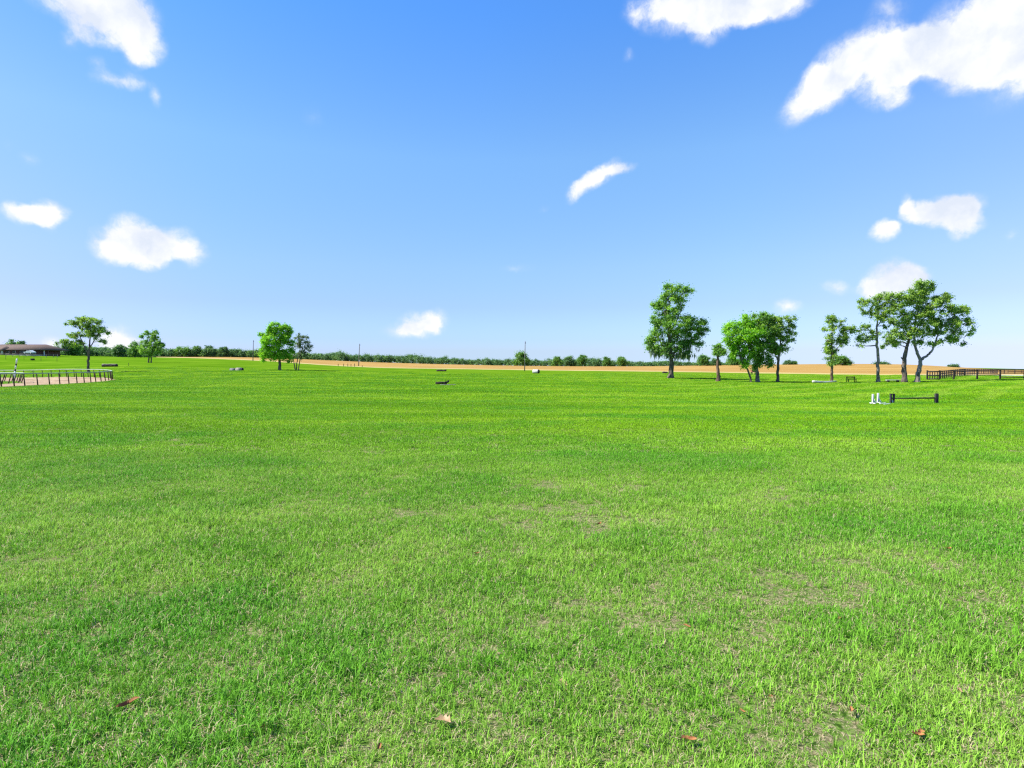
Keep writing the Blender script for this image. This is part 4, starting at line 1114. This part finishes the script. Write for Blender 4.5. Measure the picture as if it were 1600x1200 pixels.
# stakes dotted over the slope below the house
for k_, (px, row, lb) in enumerate([(9, 561.5, 'leftmost thin stake on the slope below the house'), (37.5, 562, 'thin stake below the middle of the house'),
        (64, 564, 'thin stake on the slope below the right end of the house'), (89, 565, 'thin stake on the slope left of the airy tree'),
        (201, 572, 'thin stake right of the long log jump')]):
    g = drop(px, row, 60); Y = g.y; root = thing('stake', lb, 'stake', g, group='thin stakes on the grassy slope')
    H = 5*m_per_px(Y)
    MB().tube([(0,0,-.1), (0.02,0,H*.5), (0.01,0,H)], [.045,.045,.04], 6).build('shaft', M['brownwood'], root, True)
    MB().box((0,0,H*.96), (.14,.10,.08)).build('cap', M['darkwood'], root)
for px, row, lb in [(51, 563.5, 'low dark water trough on the slope below the house')]:
    g = drop(px, row, 60); k = m_per_px(g.y); root = thing('water_trough', lb, 'trough', g)
    MB().box((0, 0, .35), (5*k, .6, .5), bev=.08).build('tub', M['darkwood'], root)
    MB().box((0, 0, .62), (4.6*k, .5, .06), bev=.02).build('rim', M['blackwood'], root)

# ------------------------------------------------------------------ house on the rise
def house():
    Y = 225; a = ground(-30, Y); b = ground(78, Y); k = m_per_px(Y)
    z0 = min(tz(ground(p, Y).x, Y) for p in (-30, 0, 40, 78)) ; 
    base = Vector((ground(38, Y).x, Y, at(38, 552.8, Y).z - 0.15))
    root = thing('house', 'long low brick house with a brown hipped roof on the rise', 'house', base)
    X = lambda px: at(px, 552, Y).x - base.x
    Z = lambda row: at(38, row, Y).z - base.z
    D = 9.0
    # walls: main block and right-hand wing
    we = Z(546.4)
    MB().box(((X(-60)+X(30))/2, D/2, (we-1)/2), (X(30)-X(-60), D, we+1)).box(((X(30)+X(66))/2, D/2+.3, (we-1)/2), (X(66)-X(30)-.01, D-.6, we+1)).build('wall', M['brick'], root)
    def hip(x0, x1, xa, xb, y0, y1, z0_, z1_):
        V = [(x0,y0,z0_),(x1,y0,z0_),(x1,y1,z0_),(x0,y1,z0_),(xa,(y0+y1)/2,z1_),(xb,(y0+y1)/2,z1_),
             (x0,y0,z0_-.25),(x1,y0,z0_-.25),(x1,y1,z0_-.25),(x0,y1,z0_-.25)]
        Q = [[0,1,5,4],[2,3,4,5],[6,7,1,0],[7,8,2,1],[8,9,3,2],[9,6,0,3],[9,8,7,6]]; T = [[1,2,5],[3,0,4]]
        return V, Q, T
    m = MB(); m.add(*hip(X(-66), X(77.5), X(-40), X(58), -1.0, D+1, we+.02, Z(537.6))); m.build('roof', M['roof'], root)
    m = MB(); m.add(*hip(X(2), X(12), X(5), X(9), -2.2, 3.5, we-.05, Z(541.0))); m.build('porch_roof', M['roof'], root)
    for px in (12, 22.5, 34):
        f = MB(); f.box((X(px), -.02, we*.55), (1.3, .12, 1.2)); fo = f.build('window', M['white'], root)
        MB().box((X(px), -.10, we*.55), (1.1, .06, 1.0)).build('pane', M['glass'], fo)
    MB().box((X(3.5), -.06, we*.42), (1.0, .1, we*.82)).build('door', M['white'], root)
    MB().box((X(34.5), .25, we*.40), (2.6, .12, we*.78)).build('garage_door', M['paleboard'], root)
    for px in (68.5, 75): MB().box((X(px), .2, (we-1)/2), (.38 if px < 70 else .25, .3, we+1), bev=.03).build('porch_column', M['white'] if px < 70 else M['brick'], root)
    MB().box((X(60), 3, we*.45), (.12, .1, we*.9)).build('porch_door', M['glass'], root)
    MB().box((X(0), -3, -.45), (X(76)-X(-60), 6, .3)).build('porch_slab', M['concrete'], root)
house()
def car():
    Y = 212; g = ground(47.5, Y); k = m_per_px(Y)
    g.z = max(g.z, at(47.5, 553.2, Y).z)
    root = thing('parked_car', 'white parked car in front of the brick house', 'car', g)
    L, W = 12.0*k*1.15, 1.7
    prof = [(-.5,.32),(-.49,.62),(-.44,.82),(-.25,.92),(-.14,1.36),(.16,1.42),(.36,.98),(.48,.88),(.5,.6),(.5,.32)]
    n = len(prof); V = [[x*L, s*W/2*(0.86 if z > 1.2 else 1), z] for s in (-1, 1) for x, z in prof]
    Q = [[i, (i+1) % n, n+(i+1) % n, n+i] for i in range(n)]
    me = bpy.data.meshes.new('body'); me.from_pydata(V, [], Q + [list(range(n))[::-1], list(range(n, 2*n))]); me.materials.append(M['white'])
    o = bpy.data.objects.new('body', me); C.objects.link(o); o.parent = root
    for s in (-1, 1):
        MB().add([[-.20*L, s*(W/2+.01)*.97, .95],[.30*L, s*(W/2+.01)*.97, .98],[.15*L, s*(W/2*.88+.02), 1.33],[-.12*L, s*(W/2*.88+.02), 1.30]], [[0,1,2,3]]).build('side_window', M['glass'], root)
        for x_ in (-.31, .31):
            t = MB().tube([(x_*L, s*(W/2-.2), .32), (x_*L, s*(W/2+.03), .32)], .32, 14).build('wheel', M['rubber'], root, True)
            MB().tube([(x_*L, s*(W/2+.02), .32), (x_*L, s*(W/2+.05), .32)], .18, 10).build('rim', M['metal'], t, True)
car()
fence_run([(-12, 205), (20, 203), (52, 201), (80, 205), (95, 212)], (.95, .5), 3.2, 'thin pale paddock fence below the brick house', 'paleboard', 1.1, .12, .10)

# ------------------------------------------------------------------ fallen leaves in the foreground
LV = [ # px, py, length in px, pale?, tilt, label
 (200,1110,28,0,.5,'long curled brown leaf in the lower left of the grass'),
 (693,1138,26,1,-.5,'largest pale tan leaf in the bottom middle of the grass'),
 (880,1077,18,1,-.7,'folded tan leaf right of the largest pale leaf'),
 (1075,1166,22,0,.3,'orange leaf at the bottom edge right of the middle'),
 (1328,1119,14,0,1.3,'upright reddish leaf in the lower right grass'),
 (1433,1156,20,0,.3,'flat rusty leaf in the lower right corner area'),
 (592,1178,12,0,1.2,'small brown leaf at the bottom edge left of the middle'),
 (1311,974,9,0,.4,'small orange leaf above the upright reddish leaf'),
 (1204,1098,9,0,.2,'small leaf between the orange bottom leaf and the upright reddish leaf'),
 (1073,986,11,0,-.3,'small dark red leaf right of the middle, above the orange bottom leaf'),
 (744,870,10,0,.9,'small orange leaf left of the dry patch'),
 (1481,862,10,0,.2,'orange leaf farthest back on the right side'),
 (936,823,10,0,.6,'reddish leaf beside the bare dry patch'),
 (1499,1088,12,1,.9,'pale leaf near the right edge of the grass'),
 (412,1146,10,0,.8,'small brown leaf right of the long curled leaf'),
 (1252,1005,8,1,.1,'tiny pale leaf left of the small orange leaf on the right'),
 (1160,1120,9,0,-.6,'tiny brown leaf just above the orange bottom leaf'),
 (618,886,8,0,.5,'tiny reddish leaf in the lush grass left of the middle'),
]
for q, (px, py, ln, pale, rot, lab) in enumerate(LV):
    g = drop(px, py, 1.5, 60); r = np.random.default_rng(900+q)
    s = ln * math.hypot(g.y, 2.1) / F * 0.95
    root = thing('fallen_leaf', lab, 'leaf', g + Vector((0, 0, 0.036)), rot, group='dry leaves fallen on the grass')
    n = 9; V = []; ln_ = np.linspace(-.5, .5, n)
    wv_ = (.15 + .05*r.random())*np.sqrt(np.clip(1-(2*ln_)**2, 0, 1))*(1 + .45*np.sin(ln_*26 + q)) + .012
    for sx, wy in zip(ln_, wv_):
        zc_ = .16*(2*sx)**2 + r.normal(0, .012)
        cw = .12*math.sin(sx*4 + q)
        V += [[sx*s, (cw-wy)*s, (zc_ + wy*1.3)*s], [sx*s, cw*s, zc_*s], [sx*s, (cw+wy)*s, (zc_ + wy*.8)*s]]
    Q = [[3*i_+j, 3*i_+3+j, 3*i_+4+j, 3*i_+1+j] for i_ in range(n-1) for j in (0, 1)]
    o = mesh_np('blade', np.array(V), np.array(Q), M['paleleaf' if pale else 'dryleaf'], root, True); o.rotation_euler = (.35, .0, 0)
    st = MB().tube([(s*.48, 0, .16*s), (s*.62, .01*s, .2*s), (s*.72, .03*s, .18*s)], s*.018, 5).build('stalk', M['brownwood'], root); st.rotation_euler = (.35, 0, 0)
